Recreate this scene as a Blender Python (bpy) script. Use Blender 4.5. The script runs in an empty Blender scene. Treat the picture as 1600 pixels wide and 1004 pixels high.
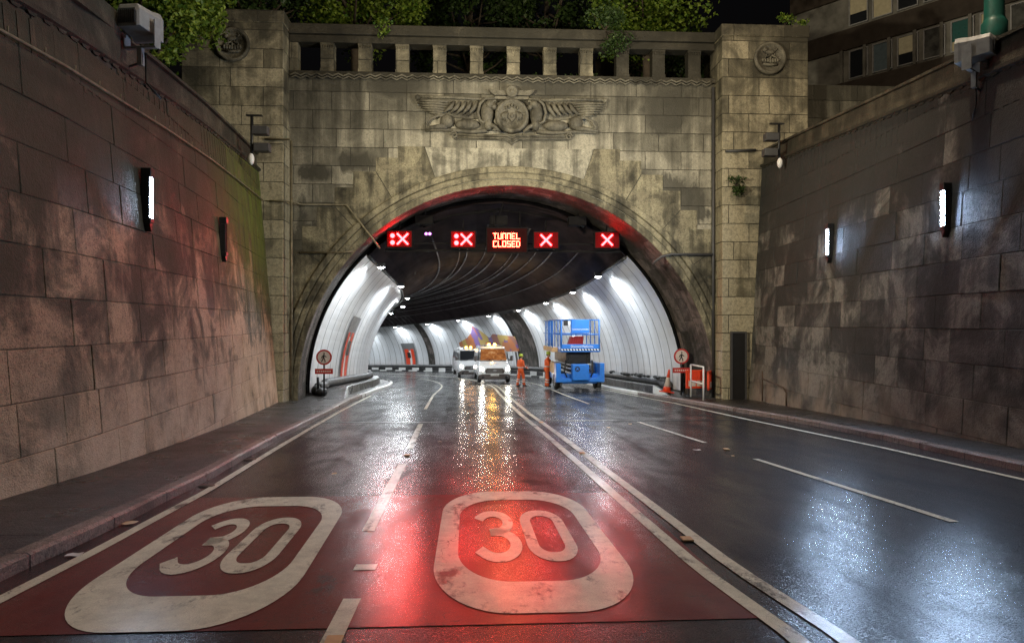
import bpy, bmesh, math, random
from mathutils import Vector, Matrix
from math import sin, cos, pi, radians, sqrt, atan2, asin
random.seed(7)
S = bpy.context.scene
COL = S.collection

# ---------------------------------------------------------------- camera, world, light, exposure
cam = bpy.data.cameras.new("camera"); cam.sensor_width = 36; cam.lens = 24.0
cam.clip_start = 0.05; cam.clip_end = 600; cam.shift_y = 0.0019
co = bpy.data.objects.new("camera", cam); COL.objects.link(co)
co.location = (-0.9, 0, 1.65); co.rotation_euler = (radians(90), 0, radians(-3.06))
S.camera = co
W = bpy.data.worlds.new("World"); S.world = W; W.use_nodes = True
bg = W.node_tree.nodes["Background"]
sky = W.node_tree.nodes.new("ShaderNodeTexSky"); sky.sky_type = 'NISHITA'; sky.sun_disc = False
sky.sun_elevation = radians(-4); sky.sun_rotation = radians(200)
W.node_tree.links.new(sky.outputs[0], bg.inputs[0]); bg.inputs[1].default_value = 0.07
# added weak, very soft fill sun standing in for town light behind the camera
sl = bpy.data.lights.new("town_fill", 'SUN'); sl.energy = 0.03; sl.angle = radians(70); sl.color = (1.0, .86, .62)
so = bpy.data.objects.new("town_fill", sl); COL.objects.link(so)
so.rotation_euler = (radians(58), 0, radians(22))
S.view_settings.view_transform = 'Standard'; S.view_settings.look = 'None'
S.view_settings.exposure = 1.0; S.view_settings.gamma = 1.0
S.render.engine = 'CYCLES'
cy = S.cycles
cy.max_bounces = 6; cy.diffuse_bounces = 3; cy.glossy_bounces = 4; cy.transmission_bounces = 4; cy.transparent_max_bounces = 6
cy.caustics_reflective = False; cy.caustics_refractive = False
cy.sample_clamp_indirect = 6; cy.use_denoising = True
try: cy.denoiser = 'OPENIMAGEDENOISE'; cy.denoising_input_passes = 'RGB_ALBEDO_NORMAL'; cy.denoising_prefilter = 'NONE'
except Exception: pass

# ---------------------------------------------------------------- material helpers
class NT:
    def __init__(s, name):
        s.m = bpy.data.materials.new(name); s.m.use_nodes = True
        s.t = s.m.node_tree; s.bsdf = s.t.nodes["Principled BSDF"]
    def n(s, typ, **kw):
        nd = s.t.nodes.new("ShaderNode" + typ)
        for k, v in kw.items():
            if k.startswith("i_"):
                key = k[2:]; key = int(key) if key.isdigit() else key.replace("_", " ")
                inp = nd.inputs[key]
                if hasattr(v, "is_output"): s.t.links.new(v, inp)
                else: inp.default_value = v
            else: setattr(nd, k, v)
        return nd
    def set(s, **kw):
        for k, v in kw.items():
            inp = s.bsdf.inputs[k.replace("_", " ")]
            if hasattr(v, "is_output"): s.t.links.new(v, inp)
            else: inp.default_value = v
    def ramp(s, fac, stops):
        r = s.n("ValToRGB"); s.t.links.new(fac, r.inputs[0]); e = r.color_ramp.elements
        while len(e) < len(stops): e.new(.5)
        for el, (p, c) in zip(e, stops):
            el.position = p; el.color = (c, c, c, 1) if isinstance(c, (int, float)) else (*c, 1)
        return r.outputs[0]
    def noise(s, vec, scale, detail=4, rough=.55, dist=0):
        return s.n("TexNoise", i_Vector=vec, i_Scale=scale, i_Detail=detail, i_Roughness=rough, i_Distortion=dist).outputs[0]
    def mix(s, fac, a, b, mode='MIX'):
        nd = s.n("Mix", data_type='RGBA', blend_type=mode)
        for key, v in ((0, fac), (6, a), (7, b)):
            if hasattr(v, "is_output"): s.t.links.new(v, nd.inputs[key])
            elif key == 0: nd.inputs[0].default_value = v
            else: nd.inputs[key].default_value = (*v, 1)
        return nd.outputs[2]
    def math(s, op, a, b=0.0, c=None):
        nd = s.n("Math", operation=op)
        for i, v in enumerate((a, b) if c is None else (a, b, c)):
            if hasattr(v, "is_output"): s.t.links.new(v, nd.inputs[i])
            else: nd.inputs[i].default_value = v
        return nd.outputs[0]
    def bump(s, h, strength, dist, normal=None):
        nd = s.n("Bump", i_Height=h, i_Strength=strength, i_Distance=dist)
        if normal is not None: s.t.links.new(normal, nd.inputs["Normal"])
        return nd.outputs[0]
    def pos(s): return s.n("NewGeometry").outputs["Position"]
    def uv(s): return s.n("TexCoord").outputs["UV"]
    def obj(s): return s.n("TexCoord").outputs["Object"]
    def scale(s, vec, sc, loc=(0, 0, 0)):
        return s.n("Mapping", i_Vector=vec, i_Scale=sc, i_Location=loc).outputs[0]

def plain(name, c, rough=.5, metal=0, var=.25, bump=0, scale=6, emit=None, es=0, spec=.5, coat=0):
    k = NT(name); p = k.obj()
    nz = k.noise(p, scale, 5)
    f = k.ramp(nz, [(.3, 1 - var), (.7, 1.0)])
    k.set(Base_Color=k.mix(1, c, f, 'MULTIPLY'), Metallic=metal, Specular_IOR_Level=spec, Coat_Weight=coat)
    k.set(Roughness=k.ramp(nz, [(.3, min(1, rough + .1)), (.7, max(.02, rough - .05))]))
    if bump: k.set(Normal=k.bump(k.noise(p, scale * 6, 4), bump, .01))
    if emit: k.set(Emission_Color=(*emit, 1), Emission_Strength=es)
    return k.m

def glow(name, c, strength):
    k = NT(name); k.set(Base_Color=(0, 0, 0, 1), Emission_Color=(*c, 1), Emission_Strength=strength)
    return k.m

def stone(name, c1, c2, bw=1.3, bh=.66, grime=(.022, .02, .013), amount=.55, mortar=(.05, .045, .03), rough=.75,
          v_dark=None, moss=None, low=None, course=True, seed=0., streak=.8, tint=None, tw=.22, bw_=.5, stains=(), blocks=False, soft=1.0):
    """weathered ashlar. UV in metres. v_dark=(v0,v1): grime grows from v0 to v1; low=(v0,v1,colour): paler band below"""
    k = NT(name); uv = k.uv(); p = k.pos()
    ps = k.scale(p, (1, 1, 1), (seed, seed * 2, seed * 3))
    warp = k.noise(ps, 1.3, 2)
    if blocks:      # real blocks: every mesh island has its own tone
        tone = k.n("NewGeometry").outputs["Random Per Island"]; brf = None
        base = k.mix(tone, c1, c2)
    elif course:
        wob = k.n("TexNoise", i_Vector=ps, i_Scale=5.0, i_Detail=5, i_Roughness=.7).outputs[1]
        uvw = k.n("VectorMath", operation='MULTIPLY_ADD', i_0=wob, i_1=(.045, .045, 0), i_2=uv).outputs[0]
        br = k.n("TexBrick", i_Vector=uvw, i_Color1=(*c1, 1), i_Color2=(*c2, 1), i_Mortar=(*mortar, 1), i_Scale=1.0,
                 i_Mortar_Size=.013, i_Mortar_Smooth=.45, i_Bias=-.1, i_Brick_Width=bw, i_Row_Height=bh, offset=.5, squash=1.25, squash_frequency=3)
        base = br.outputs[0]; brf = br.outputs[1]
        br2 = k.n("TexBrick", i_Vector=uvw, i_Color1=(0, 0, 0, 1), i_Color2=(1, 1, 1, 1), i_Mortar=(.5, .5, .5, 1), i_Scale=1.0,
                 i_Mortar_Size=.0, i_Bias=0, i_Brick_Width=bw, i_Row_Height=bh, offset=.5, squash=1.25, squash_frequency=3)
        tone = br2.outputs[0]
    else:
        base = k.mix(k.ramp(k.noise(ps, 2, 5), [(.35, 0), (.65, 1)]), c1, c2); brf = None; tone = None
    fine = k.noise(ps, 11, 7, .72)
    base = k.mix(.9, base, k.ramp(fine, [(.28, .35), (.5, .95), (.72, 1.3)]), 'MULTIPLY')
    pit = k.noise(ps, 45, 3, .6)
    base = k.mix(.75, base, k.ramp(pit, [(.36, .25), (.47, 1)]), 'MULTIPLY')
    # patchy grime, blocks soak it up differently
    big = k.noise(ps, .75, 8, .68, .5)
    st = k.noise(k.scale(p, (2.4, 2.4, .13), (seed, 0, 0)), 1.0, 7, .62)
    B = k.ramp(big, [(.33, 0), (.67, 1)]); Sk = k.ramp(st, [(.33, 0), (.67, 1)])
    g = k.math('ADD', k.math('MULTIPLY', B, bw_), k.math('MULTIPLY', Sk, .42 * streak))
    g = k.math('ADD', g, k.math('MULTIPLY', tone, tw) if tone is not None else .11)
    g = k.math('ADD', g, k.math('MULTIPLY', k.ramp(fine, [(.3, 0), (.7, 1)]), .16))
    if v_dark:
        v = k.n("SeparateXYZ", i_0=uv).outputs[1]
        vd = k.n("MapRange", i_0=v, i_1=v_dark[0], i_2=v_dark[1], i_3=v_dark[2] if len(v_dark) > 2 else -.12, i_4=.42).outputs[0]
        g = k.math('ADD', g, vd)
    thr = 1.04 - amount
    gf = k.ramp(k.math('SUBTRACT', g, thr), [(.0, 0), (.10 * soft, .55), (.30 * soft, .95)])
    base = k.mix(gf, base, grime)
    if stains:      # individual soot and damp stains: centre and radii in metres on the wall
        sx = k.n("SeparateXYZ", i_0=uv); tot = None
        wv = k.math('MULTIPLY', k.math('SUBTRACT', k.math('ADD', k.math('MULTIPLY', big, .6), k.math('MULTIPLY', st, .4)), .5), 7.0)
        for u0, v0, ru, rv in stains:
            du = k.math('DIVIDE', k.math('SUBTRACT', sx.outputs[0], u0), ru); dv = k.math('DIVIDE', k.math('SUBTRACT', sx.outputs[1], v0), rv)
            d = k.math('ADD', k.math('ADD', k.math('MULTIPLY', du, du), k.math('MULTIPLY', dv, dv)), wv)
            f = k.ramp(d, [(.45, .88), (1.0, 0)]); tot = f if tot is None else k.math('MAXIMUM', tot, f)
        base = k.mix(tot, base, grime)
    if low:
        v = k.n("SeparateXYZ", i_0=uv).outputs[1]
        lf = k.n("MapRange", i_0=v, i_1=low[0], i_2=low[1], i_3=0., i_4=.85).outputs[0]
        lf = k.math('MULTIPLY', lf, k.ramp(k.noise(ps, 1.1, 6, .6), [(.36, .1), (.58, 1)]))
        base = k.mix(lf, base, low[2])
    if moss:   # (u0,u1) moss grows towards u1
        sx = k.n("SeparateXYZ", i_0=uv)
        mf = k.n("MapRange", i_0=sx.outputs[0], i_1=moss[0], i_2=moss[1], i_3=0., i_4=1.).outputs[0]
        mz = k.n("MapRange", i_0=sx.outputs[1], i_1=1.5, i_2=4.5, i_3=0., i_4=1.).outputs[0]
        mf = k.math('MULTIPLY', k.math('MULTIPLY', mf, mz), k.ramp(k.noise(k.scale(p, (2, 2, .5)), 1.6, 6, .65), [(.3, 0), (.55, 1)]))
        base = k.mix(mf, base, (.11, .14, .02))
    if tint: base = k.mix(1, base, tint, 'MULTIPLY')
    k.set(Base_Color=base, Specular_IOR_Level=.4)
    k.set(Roughness=k.ramp(big, [(.3, rough - .25), (.7, rough + .1)]))
    h = k.math('ADD', k.math('MULTIPLY', fine, .5), k.math('MULTIPLY', pit, .35))
    nrm = k.bump(h, .9, .05)
    if brf is not None: nrm = k.bump(k.math('ADD', k.math('SUBTRACT', 1, brf), k.math('MULTIPLY', tone, .5)), 1.0, .03, nrm)
    k.set(Normal=nrm)
    return k.m

def road_mat(name, paint=None, wear=0.0):
    """wet asphalt; paint = colour of a surfacing or marking laid on it"""
    k = NT(name); p = k.pos()
    grain = k.noise(p, 110, 4, .75)
    grain2 = k.noise(p, 240, 2, .6)
    mid = k.noise(k.scale(p, (1, .45, 1)), 1.3, 5, .6, .6)
    trk = k.noise(k.scale(p, (1.5, .07, 1)), 1.0, 4, .6)
    wet = k.math('ADD', k.math('MULTIPLY', mid, .55), k.math('MULTIPLY', trk, .45))
    asph = k.mix(k.ramp(grain, [(.35, 0), (.7, 1)]), (.004, .004, .0045), (.026, .026, .026))
    asph = k.mix(.7, asph, k.ramp(mid, [(.3, .6), (.7, 1.2)]), 'MULTIPLY')
    if paint is None: base = asph
    else:
        pc = k.mix(k.ramp(grain, [(.3, 0), (.7, 1)]), tuple(x * .7 for x in paint), paint)
        pc = k.mix(.75, pc, k.ramp(k.noise(p, 5, 7, .7), [(.25, .55), (.6, 1.05)]), 'MULTIPLY')
        wr = k.noise(k.scale(p, (1, .5, 1)), 3.2, 8, .72)
        cr = k.n("TexVoronoi", feature='DISTANCE_TO_EDGE', i_Vector=k.n("VectorMath", operation='ADD', i_0=p, i_1=k.n("TexNoise", i_Vector=p, i_Scale=2.0, i_Detail=4).outputs[1]).outputs[0], i_Scale=1.6).outputs[0]
        wf = k.math('MAXIMUM', k.ramp(wr, [(.60 - wear * .1, 0), (.70 - wear * .1, .85)]), k.math('MULTIPLY', k.ramp(cr, [(.0, .8), (.012, 0)]), k.ramp(mid, [(.45, 0), (.6, 1)])))
        base = k.mix(wf, pc, asph)
    smooth = paint is not None
    k.set(Base_Color=base, Specular_IOR_Level=.06)
    k.set(Roughness=k.ramp(wet, [(.32, .7), (.68, .45)]))
    n1 = k.bump(k.math('ADD', grain, k.math('MULTIPLY', grain2, .5)), .5 if smooth else .75, .012)
    k.set(Normal=n1)
    # water film: smoother where it pools, stones poke through it elsewhere
    peb = k.noise(p, 85, 2, .55)
    film = k.math('MULTIPLY', k.ramp(wet, [(.36, .2), (.54, 1.0)]), k.ramp(peb, [(.38, 1.0), (.66, .35)]))
    n2 = k.bump(k.math('ADD', k.math('MULTIPLY', peb, .8), k.math('ADD', k.math('MULTIPLY', grain, .45), k.math('MULTIPLY', k.noise(p, 9, 3, .6), .8))), .4 if smooth else .6, .0030)
    k.set(Coat_Weight=film, Coat_Roughness=k.ramp(wet, [(.35, .22), (.62, .125)]), Coat_IOR=1.42, Coat_Normal=n2)
    return k.m

M = {}
M['facade'] = stone("facade stone", (.36, .335, .26), (.29, .27, .205), 1.35, .67, grime=(.04, .037, .027), soft=1.7, amount=.62, v_dark=(7.6, 11.6, -.08), seed=3, streak=1.0, bw_=.34, stains=((6.2, 9.6, .95, 1.1), (6.7, 6.2, 1.0, 1.2), (5.3, 6.6, .5, .9), (-6.6, 7.1, .8, .4), (-5.1, 7.5, .9, .5), (-6.9, 3.6, 1.1, 2.2), (-7.2, .5, .9, 2.4), (7.4, 1.6, .8, 2.6), (1.9, 10.4, 1.4, .5), (-3.6, 10.3, 1.0, .5)))
M['pylon'] = stone("pylon stone", (.40, .355, .245), (.32, .285, .19), 1.5, .66, grime=(.035, .032, .022), soft=1.4, amount=.50, v_dark=(8, 13, -.1), seed=11, streak=.7)
M['smooth'] = stone("dressed stone", (.42, .395, .31), (.33, .31, .24), course=False, soft=1.6, amount=.42, seed=5, streak=1.1)
M['arch'] = stone("arch stone", (.30, .27, .175), (.20, .175, .115), course=False, amount=.5, seed=8)
M['reveal'] = stone("reveal stone", (.20, .165, .15), (.12, .10, .09), .9, .62, amount=.62, seed=2)
M['dark_stone'] = stone("sooty stone", (.06, .053, .036), (.035, .031, .021), course=False, amount=.6, seed=4)
M['relief'] = stone("carved stone", (.19, .175, .13), (.115, .105, .08), course=False, amount=.42, seed=6)
M['wall_left'] = stone("left wall stone", (.42, .275, .165), (.33, .215, .128), 1.25, .62, blocks=True, grime=(.034, .031, .017), amount=.58, v_dark=(.8, 6.0, -.20), tw=.17, bw_=.72, stains=((21.5, 4.6, 1.4, 1.2), (25.5, 4.6, .5, 1.2), (27.6, 2.3, .35, .55), (24, 4.3, .6, 1.2), (29.5, 5.2, 2.5, .7)), moss=(28, 33.5), low=(1.2, -.7, (.56, .41, .29)), seed=1, streak=.7)  # dark top and pale foot mix grime with lamplight painted into the colour
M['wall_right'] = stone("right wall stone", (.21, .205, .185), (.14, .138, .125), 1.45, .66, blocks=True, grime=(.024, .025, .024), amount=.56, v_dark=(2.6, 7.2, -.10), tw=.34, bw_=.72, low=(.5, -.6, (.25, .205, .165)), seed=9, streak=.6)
M['mortar'] = plain("dark mortar", (.075, .062, .05), .9, var=.5)
M['parapet'] = stone("parapet render", (.10, .088, .06), (.065, .057, .04), course=False, amount=.55, seed=12)
M['pave'] = stone("footway slabs", (.036, .032, .029), (.02, .018, .017), .9, .9, grime=(.012, .011, .01), amount=.42, mortar=(.015, .014, .012), rough=.42, seed=14, streak=0)
M['kerb'] = stone("granite kerb", (.24, .18, .155), (.15, .11, .095), 1.0, 3, amount=.4, mortar=(.03, .03, .03), rough=.45, seed=15, streak=0)
M['road'] = road_mat("wet asphalt")
M['red'] = road_mat("red surfacing", (.15, .020, .014), .0)
M['line'] = road_mat("road paint", (.86, .83, .69), .5)
M['white'] = plain("white paint", (.78, .78, .76), .35, var=.2)
M['black'] = plain("black metal", (.012, .012, .013), .4, var=.3)
M['grey'] = plain("galvanised steel", (.32, .33, .34), .42, .6, var=.3)
M['housing'] = plain("pale housing", (.36, .36, .36), .5, var=.3)
M['darkgrey'] = plain("dark grey", (.06, .06, .062), .5, var=.3)
M['tyre'] = plain("rubber", (.012, .012, .012), .7, var=.3)
M['rust'] = plain("rusty iron", (.09, .055, .035), .7, var=.5)
M['conduit'] = plain("weathered conduit", (.22, .19, .12), .55, .2, var=.5)
M['green_post'] = plain("green painted post", (.015, .13, .10), .4, var=.4)
M['blue'] = plain("blue paint", (.02, .17, .60), .35, var=.15, coat=.4)
M['van'] = plain("white vehicle paint", (.86, .87, .88), .22, var=.08, coat=.6)
M['bumper'] = plain("dark plastic", (.07, .055, .05), .45, var=.3)
M['glass'] = plain("dark glass", (.02, .022, .025), .06, var=.1)
M['orange'] = plain("orange hi-vis", (.85, .13, .025), .7, var=.25)
M['orange_pl'] = plain("orange plastic", (.80, .07, .02), .45, var=.25)
M['redpl'] = plain("red plastic", (.55, .02, .02), .4, var=.3)
M['skin'] = plain("skin", (.55, .32, .22), .5, var=.1)
M['helmet'] = plain("lime helmet", (.50, .62, .06), .3, var=.1)
M['silver'] = plain("reflective tape", (.65, .66, .62), .3, .3, var=.1)
M['navy'] = plain("navy cloth", (.02, .03, .07), .8, var=.3)
M['tan'] = plain("tan panel", (.62, .38, .18), .5, var=.3)
M['bark'] = plain("bark", (.06, .045, .03), .9, var=.5, bump=.8)
M['msg_face'] = plain("message face", (.02, .002, .002), .6, var=.2, spec=.05)
M['led_panel'] = plain("sign face", (.13, .0012, .0025), .6, var=.2, spec=.05)  # red of the leds' glow is put into the face colour
M['earth'] = plain("earth bank", (.02, .022, .012), .95, var=.5, scale=1)
M['cable'] = plain("pale streak tube", (.16, .145, .145), .3, var=.5, scale=1.5)  # glossy grey of the tubes that stand in for ceiling reflections
M['soot'] = plain("sooty steel", (.008, .007, .007), .7, var=.3, spec=.1)
M['panel'] = None
def panel_mat():
    k = NT("white enamel panel"); uv = k.uv(); p = k.pos()
    d = k.noise(k.scale(p, (1.2, 1.2, .25)), 1.6, 6, .6)
    c = k.mix(k.ramp(d, [(.3, 1), (.62, 0)]), (.76, .79, .82), (.64, .65, .66))
    v = k.n("SeparateXYZ", i_0=uv).outputs[1]
    low = k.n("MapRange", i_0=v, i_1=.25, i_2=1.9, i_3=.5, i_4=0.).outputs[0]
    c = k.mix(k.math('MULTIPLY', low, k.ramp(k.noise(p, 2.5, 6, .65), [(.3, .2), (.6, 1)])), c, (.36, .25, .21))
    k.set(Base_Color=c, Roughness=.3, Specular_IOR_Level=.5, Normal=k.bump(k.noise(p, 1.5, 3), .08, .05))
    return k.m
M['panel'] = panel_mat()
def ceiling_mat():
    k = NT("sooty ceiling"); p = k.pos()
    c = k.mix(k.ramp(k.noise(p, 1.2, 6, .6), [(.35, 0), (.65, 1)]), (.014, .009, .010), (.045, .029, .032))  # soot, with the red light of the signals tinted into its colour
    k.set(Base_Color=c, Roughness=k.ramp(k.noise(k.scale(p, (1.5, .3, 1)), .9, 5), [(.35, .7), (.65, .38)]), Specular_IOR_Level=.4)
    return k.m
M['ceiling'] = ceiling_mat()
def leaf_mat(name, a, b):
    k = NT(name); rnd = k.n("NewGeometry").outputs["Random Per Island"]
    c = k.mix(rnd, a, b)
    k.set(Base_Color=c, Roughness=.5, Specular_IOR_Level=.35)
    tr = k.n("BsdfTranslucent"); k.t.links.new(c, tr.inputs[0])
    mx = k.n("MixShader", i_0=.3); k.t.links.new(k.bsdf.outputs[0], mx.inputs[1]); k.t.links.new(tr.outputs[0], mx.inputs[2])
    k.t.links.new(mx.outputs[0], k.t.nodes["Material Output"].inputs[0])
    return k.m
M['leaf'] = leaf_mat("lime leaves", (.04, .10, .008), (.22, .30, .04))
M['leaf_dark'] = leaf_mat("shaded leaves", (.02, .045, .01), (.05, .085, .02))  # darker copy of the leaf colour, with the unlit trees' shade put in
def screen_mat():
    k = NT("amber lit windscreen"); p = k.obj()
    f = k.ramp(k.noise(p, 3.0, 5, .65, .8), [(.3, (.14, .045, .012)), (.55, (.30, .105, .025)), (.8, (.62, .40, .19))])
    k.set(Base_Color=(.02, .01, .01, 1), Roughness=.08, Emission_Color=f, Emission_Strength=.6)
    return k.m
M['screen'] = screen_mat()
M['lamp'] = glow("wall lamp tube", (.50, .70, 1.0), 800)
M['lamp_left'] = glow("left wall lamp tube", (.55, .74, 1.0), 260)
M['tun_lamp'] = glow("tunnel lamp lens", (.93, .97, 1.0), 30)
M['led'] = glow("red led", (1.0, .0095, .011), 40)
M['led_w'] = glow("warm red led", (1.0, .020, .011), 42)
M['head'] = glow("headlight lens", (1.0, .93, .78), 12)
M['beacon'] = glow("amber beacon lens", (1.0, .42, .04), 22)
M['purple'] = glow("violet lens", (.75, .22, .9), 2.5)

# ---------------------------------------------------------------- mesh helpers
class MB:
    def __init__(s): s.bm = bmesh.new(); s.uvl = s.bm.loops.layers.uv.new("UVMap"); s.mi = 0
    def face(s, pts, uvs=None, mi=None):
        f = s.bm.faces.new([s.bm.verts.new(p) for p in pts]); f.material_index = s.mi if mi is None else mi
        if uvs:
            for l, u in zip(f.loops, uvs): l[s.uvl].uv = u
        return f
    def grid(s, P, U=None, mi=None, close=False):
        V = [[s.bm.verts.new(p) for p in row] for row in P]
        nr, nc = len(V), len(V[0])
        for i in range(nr - 1):
            for j in range(nc - 1):
                f = s.bm.faces.new((V[i][j], V[i][j + 1], V[i + 1][j + 1], V[i + 1][j])); f.material_index = s.mi if mi is None else mi
                if U:
                    for l, (a, b) in zip(f.loops, ((i, j), (i, j + 1), (i + 1, j + 1), (i + 1, j))): l[s.uvl].uv = U[a][b]
        return V
    def box(s, x0, x1, y0, y1, z0, z1, mi=None, mat=None):
        v = [Vector(p) for p in ((x0, y0, z0), (x1, y0, z0), (x1, y1, z0), (x0, y1, z0), (x0, y0, z1), (x1, y0, z1), (x1, y1, z1), (x0, y1, z1))]
        if mat is not None: v = [mat @ p for p in v]
        b = [s.bm.verts.new(p) for p in v]
        for q in ((3, 2, 1, 0), (4, 5, 6, 7), (0, 1, 5, 4), (1, 2, 6, 5), (2, 3, 7, 6), (3, 0, 4, 7)):
            f = s.bm.faces.new([b[i] for i in q]); f.material_index = s.mi if mi is None else mi
            n = (v[q[1]] - v[q[0]]).cross(v[q[2]] - v[q[0]])
            for l in f.loops:
                c = l.vert.co
                if abs(n.z) >= max(abs(n.x), abs(n.y)): l[s.uvl].uv = (c.y, c.x)
                elif abs(n.x) > abs(n.y): l[s.uvl].uv = (c.y, c.z)
                else: l[s.uvl].uv = (c.x, c.z)
    def tube(s, pts, r, n=8, caps=True, mi=None):
        pts = [Vector(p) for p in pts]; rs = r if isinstance(r, (list, tuple)) else [r] * len(pts)
        rings = []; up = None
        for i, p in enumerate(pts):
            d = (pts[min(i + 1, len(pts) - 1)] - pts[max(i - 1, 0)]).normalized()
            if up is None: up = Vector((0, 0, 1)) if abs(d.z) < .9 else Vector((1, 0, 0))
            a = d.cross(up).normalized(); b = a.cross(d).normalized(); up = b
            rings.append([s.bm.verts.new(p + (a * cos(2 * pi * k / n) + b * sin(2 * pi * k / n)) * rs[i]) for k in range(n)])
        for i in range(len(rings) - 1):
            for k in range(n):
                f = s.bm.faces.new((rings[i][k], rings[i + 1][k], rings[i + 1][(k + 1) % n], rings[i][(k + 1) % n])); f.smooth = True
                f.material_index = s.mi if mi is None else mi
        if caps:
            for rg in (rings[0], rings[-1][::-1]):
                f = s.bm.faces.new(rg); f.material_index = s.mi if mi is None else mi
    def lathe(s, prof, n=20, origin=(0, 0, 0), rot=None, mi=None, smooth=True):
        """prof: (r, z) along local Z"""
        o = Vector(origin); R = rot or Matrix.Identity(3); rings = []
        for r, z in prof:
            rings.append([s.bm.verts.new(o + R @ Vector((max(r, 1e-4) * cos(2 * pi * k / n), max(r, 1e-4) * sin(2 * pi * k / n), z))) for k in range(n)])
        for i in range(len(rings) - 1):
            for k in range(n):
                f = s.bm.faces.new((rings[i][k], rings[i][(k + 1) % n], rings[i + 1][(k + 1) % n], rings[i + 1][k])); f.smooth = smooth
                f.material_index = s.mi if mi is None else mi
        for rg in (rings[0][::-1], rings[-1]):
            f = s.bm.faces.new(rg); f.material_index = s.mi if mi is None else mi
    def prism(s, poly, d0, d1, T, mi=None):
        """2-D polygon extruded from depth d0 to d1; T(u, v, d) -> point"""
        a = [s.bm.verts.new(T(u, v, d0)) for u, v in poly]; b = [s.bm.verts.new(T(u, v, d1)) for u, v in poly]; n = len(poly)
        fs = [s.bm.faces.new(a[::-1]), s.bm.faces.new(b)] + [s.bm.faces.new((a[i], a[(i + 1) % n], b[(i + 1) % n], b[i])) for i in range(n)]
        for f in fs:
            f.material_index = s.mi if mi is None else mi
            for l in f.loops: l[s.uvl].uv = (l.vert.co.x + l.vert.co.y, l.vert.co.z)
    def ell(s, c, r, rot=None, mi=None, n=14, m=8):
        R = rot or Matrix.Identity(3); c = Vector(c); rows = []
        for i in range(1, m):
            t = pi * i / m
            rows.append([s.bm.verts.new(c + R @ Vector((r[0] * sin(t) * cos(2 * pi * k / n), r[1] * sin(t) * sin(2 * pi * k / n), r[2] * cos(t)))) for k in range(n)])
        top = s.bm.verts.new(c + R @ Vector((0, 0, r[2]))); bot = s.bm.verts.new(c + R @ Vector((0, 0, -r[2])))
        fs = []
        for i in range(len(rows) - 1):
            for k in range(n): fs.append(s.bm.faces.new((rows[i][k], rows[i + 1][k], rows[i + 1][(k + 1) % n], rows[i][(k + 1) % n])))
        for k in range(n):
            fs.append(s.bm.faces.new((top, rows[0][k], rows[0][(k + 1) % n]))); fs.append(s.bm.faces.new((bot, rows[-1][(k + 1) % n], rows[-1][k])))
        for f in fs: f.smooth = True; f.material_index = s.mi if mi is None else mi
    def build(s, name, mats, parent=None, bevel=0, fix=True, seg=2):
        if fix: bmesh.ops.recalc_face_normals(s.bm, faces=s.bm.faces)
        me = bpy.data.meshes.new(name); s.bm.to_mesh(me); s.bm.free()
        for m in (mats if isinstance(mats, (list, tuple)) else [mats]): me.materials.append(m)
        o = bpy.data.objects.new(name, me); COL.objects.link(o)
        if parent: o.parent = parent
        if bevel:
            md = o.modifiers.new("bevel", 'BEVEL'); md.width = bevel; md.segments = seg; md.limit_method = 'ANGLE'; md.angle_limit = radians(40)
        return o

def tag(o, label=None, cat=None, group=None, kind=None):
    if label: o['label'] = label
    if cat: o['category'] = cat
    if group: o['group'] = group
    if kind: o['kind'] = kind
    return o
def empty(name, loc=(0, 0, 0), rz=0, label=None, cat=None, group=None):
    o = bpy.data.objects.new(name, None); COL.objects.link(o); o.location = loc; o.rotation_euler = (0, 0, rz)
    o.empty_display_size = .2
    return tag(o, label, cat, group)
def copy_tree(o, parent=None):
    c = o.copy(); COL.objects.link(c)
    if parent: c.parent = parent
    for ch in list(o.children): copy_tree(ch, c)
    return c
def light(kind, name, loc, energy, color, parent=None, aim=None, size=.1, spot=None, blend=.5):
    l = bpy.data.lights.new(name, kind); l.energy = energy; l.color = color
    if kind in ('POINT', 'SPOT'): l.shadow_soft_size = size
    if kind == 'SPOT': l.spot_size = spot; l.spot_blend = blend
    o = bpy.data.objects.new(name, l); COL.objects.link(o); o.location = loc
    if aim is not None:
        o.rotation_euler = (Vector(aim) - Vector(loc)).to_track_quat('-Z', 'Y').to_euler()
    if parent: o.parent = parent; 
    return o
def text_mesh(txt, name, size, mat, parent, T, thick=.004, align='CENTER', xs=1.0):
    cu = bpy.data.curves.new(name, 'FONT'); cu.body = txt; cu.size = size; cu.extrude = thick; cu.align_x = align; cu.align_y = 'CENTER'
    tmp = bpy.data.objects.new(name + "_src", cu); COL.objects.link(tmp)
    dg = bpy.context.evaluated_depsgraph_get(); me = bpy.data.meshes.new_from_object(tmp.evaluated_get(dg))
    bpy.data.objects.remove(tmp); bpy.data.curves.remove(cu)
    for v in me.vertices: v.co.x *= xs
    me.transform(T); me.materials.clear(); me.materials.append(mat)
    o = bpy.data.objects.new(name, me); COL.objects.link(o)
    if parent: o.parent = parent
    return o
FACE_CAM = Matrix(((1, 0, 0, 0), (0, 0, -1, 0), (0, 1, 0, 0), (0, 0, 0, 1)))   # text plane XY -> XZ, facing -Y

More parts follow.
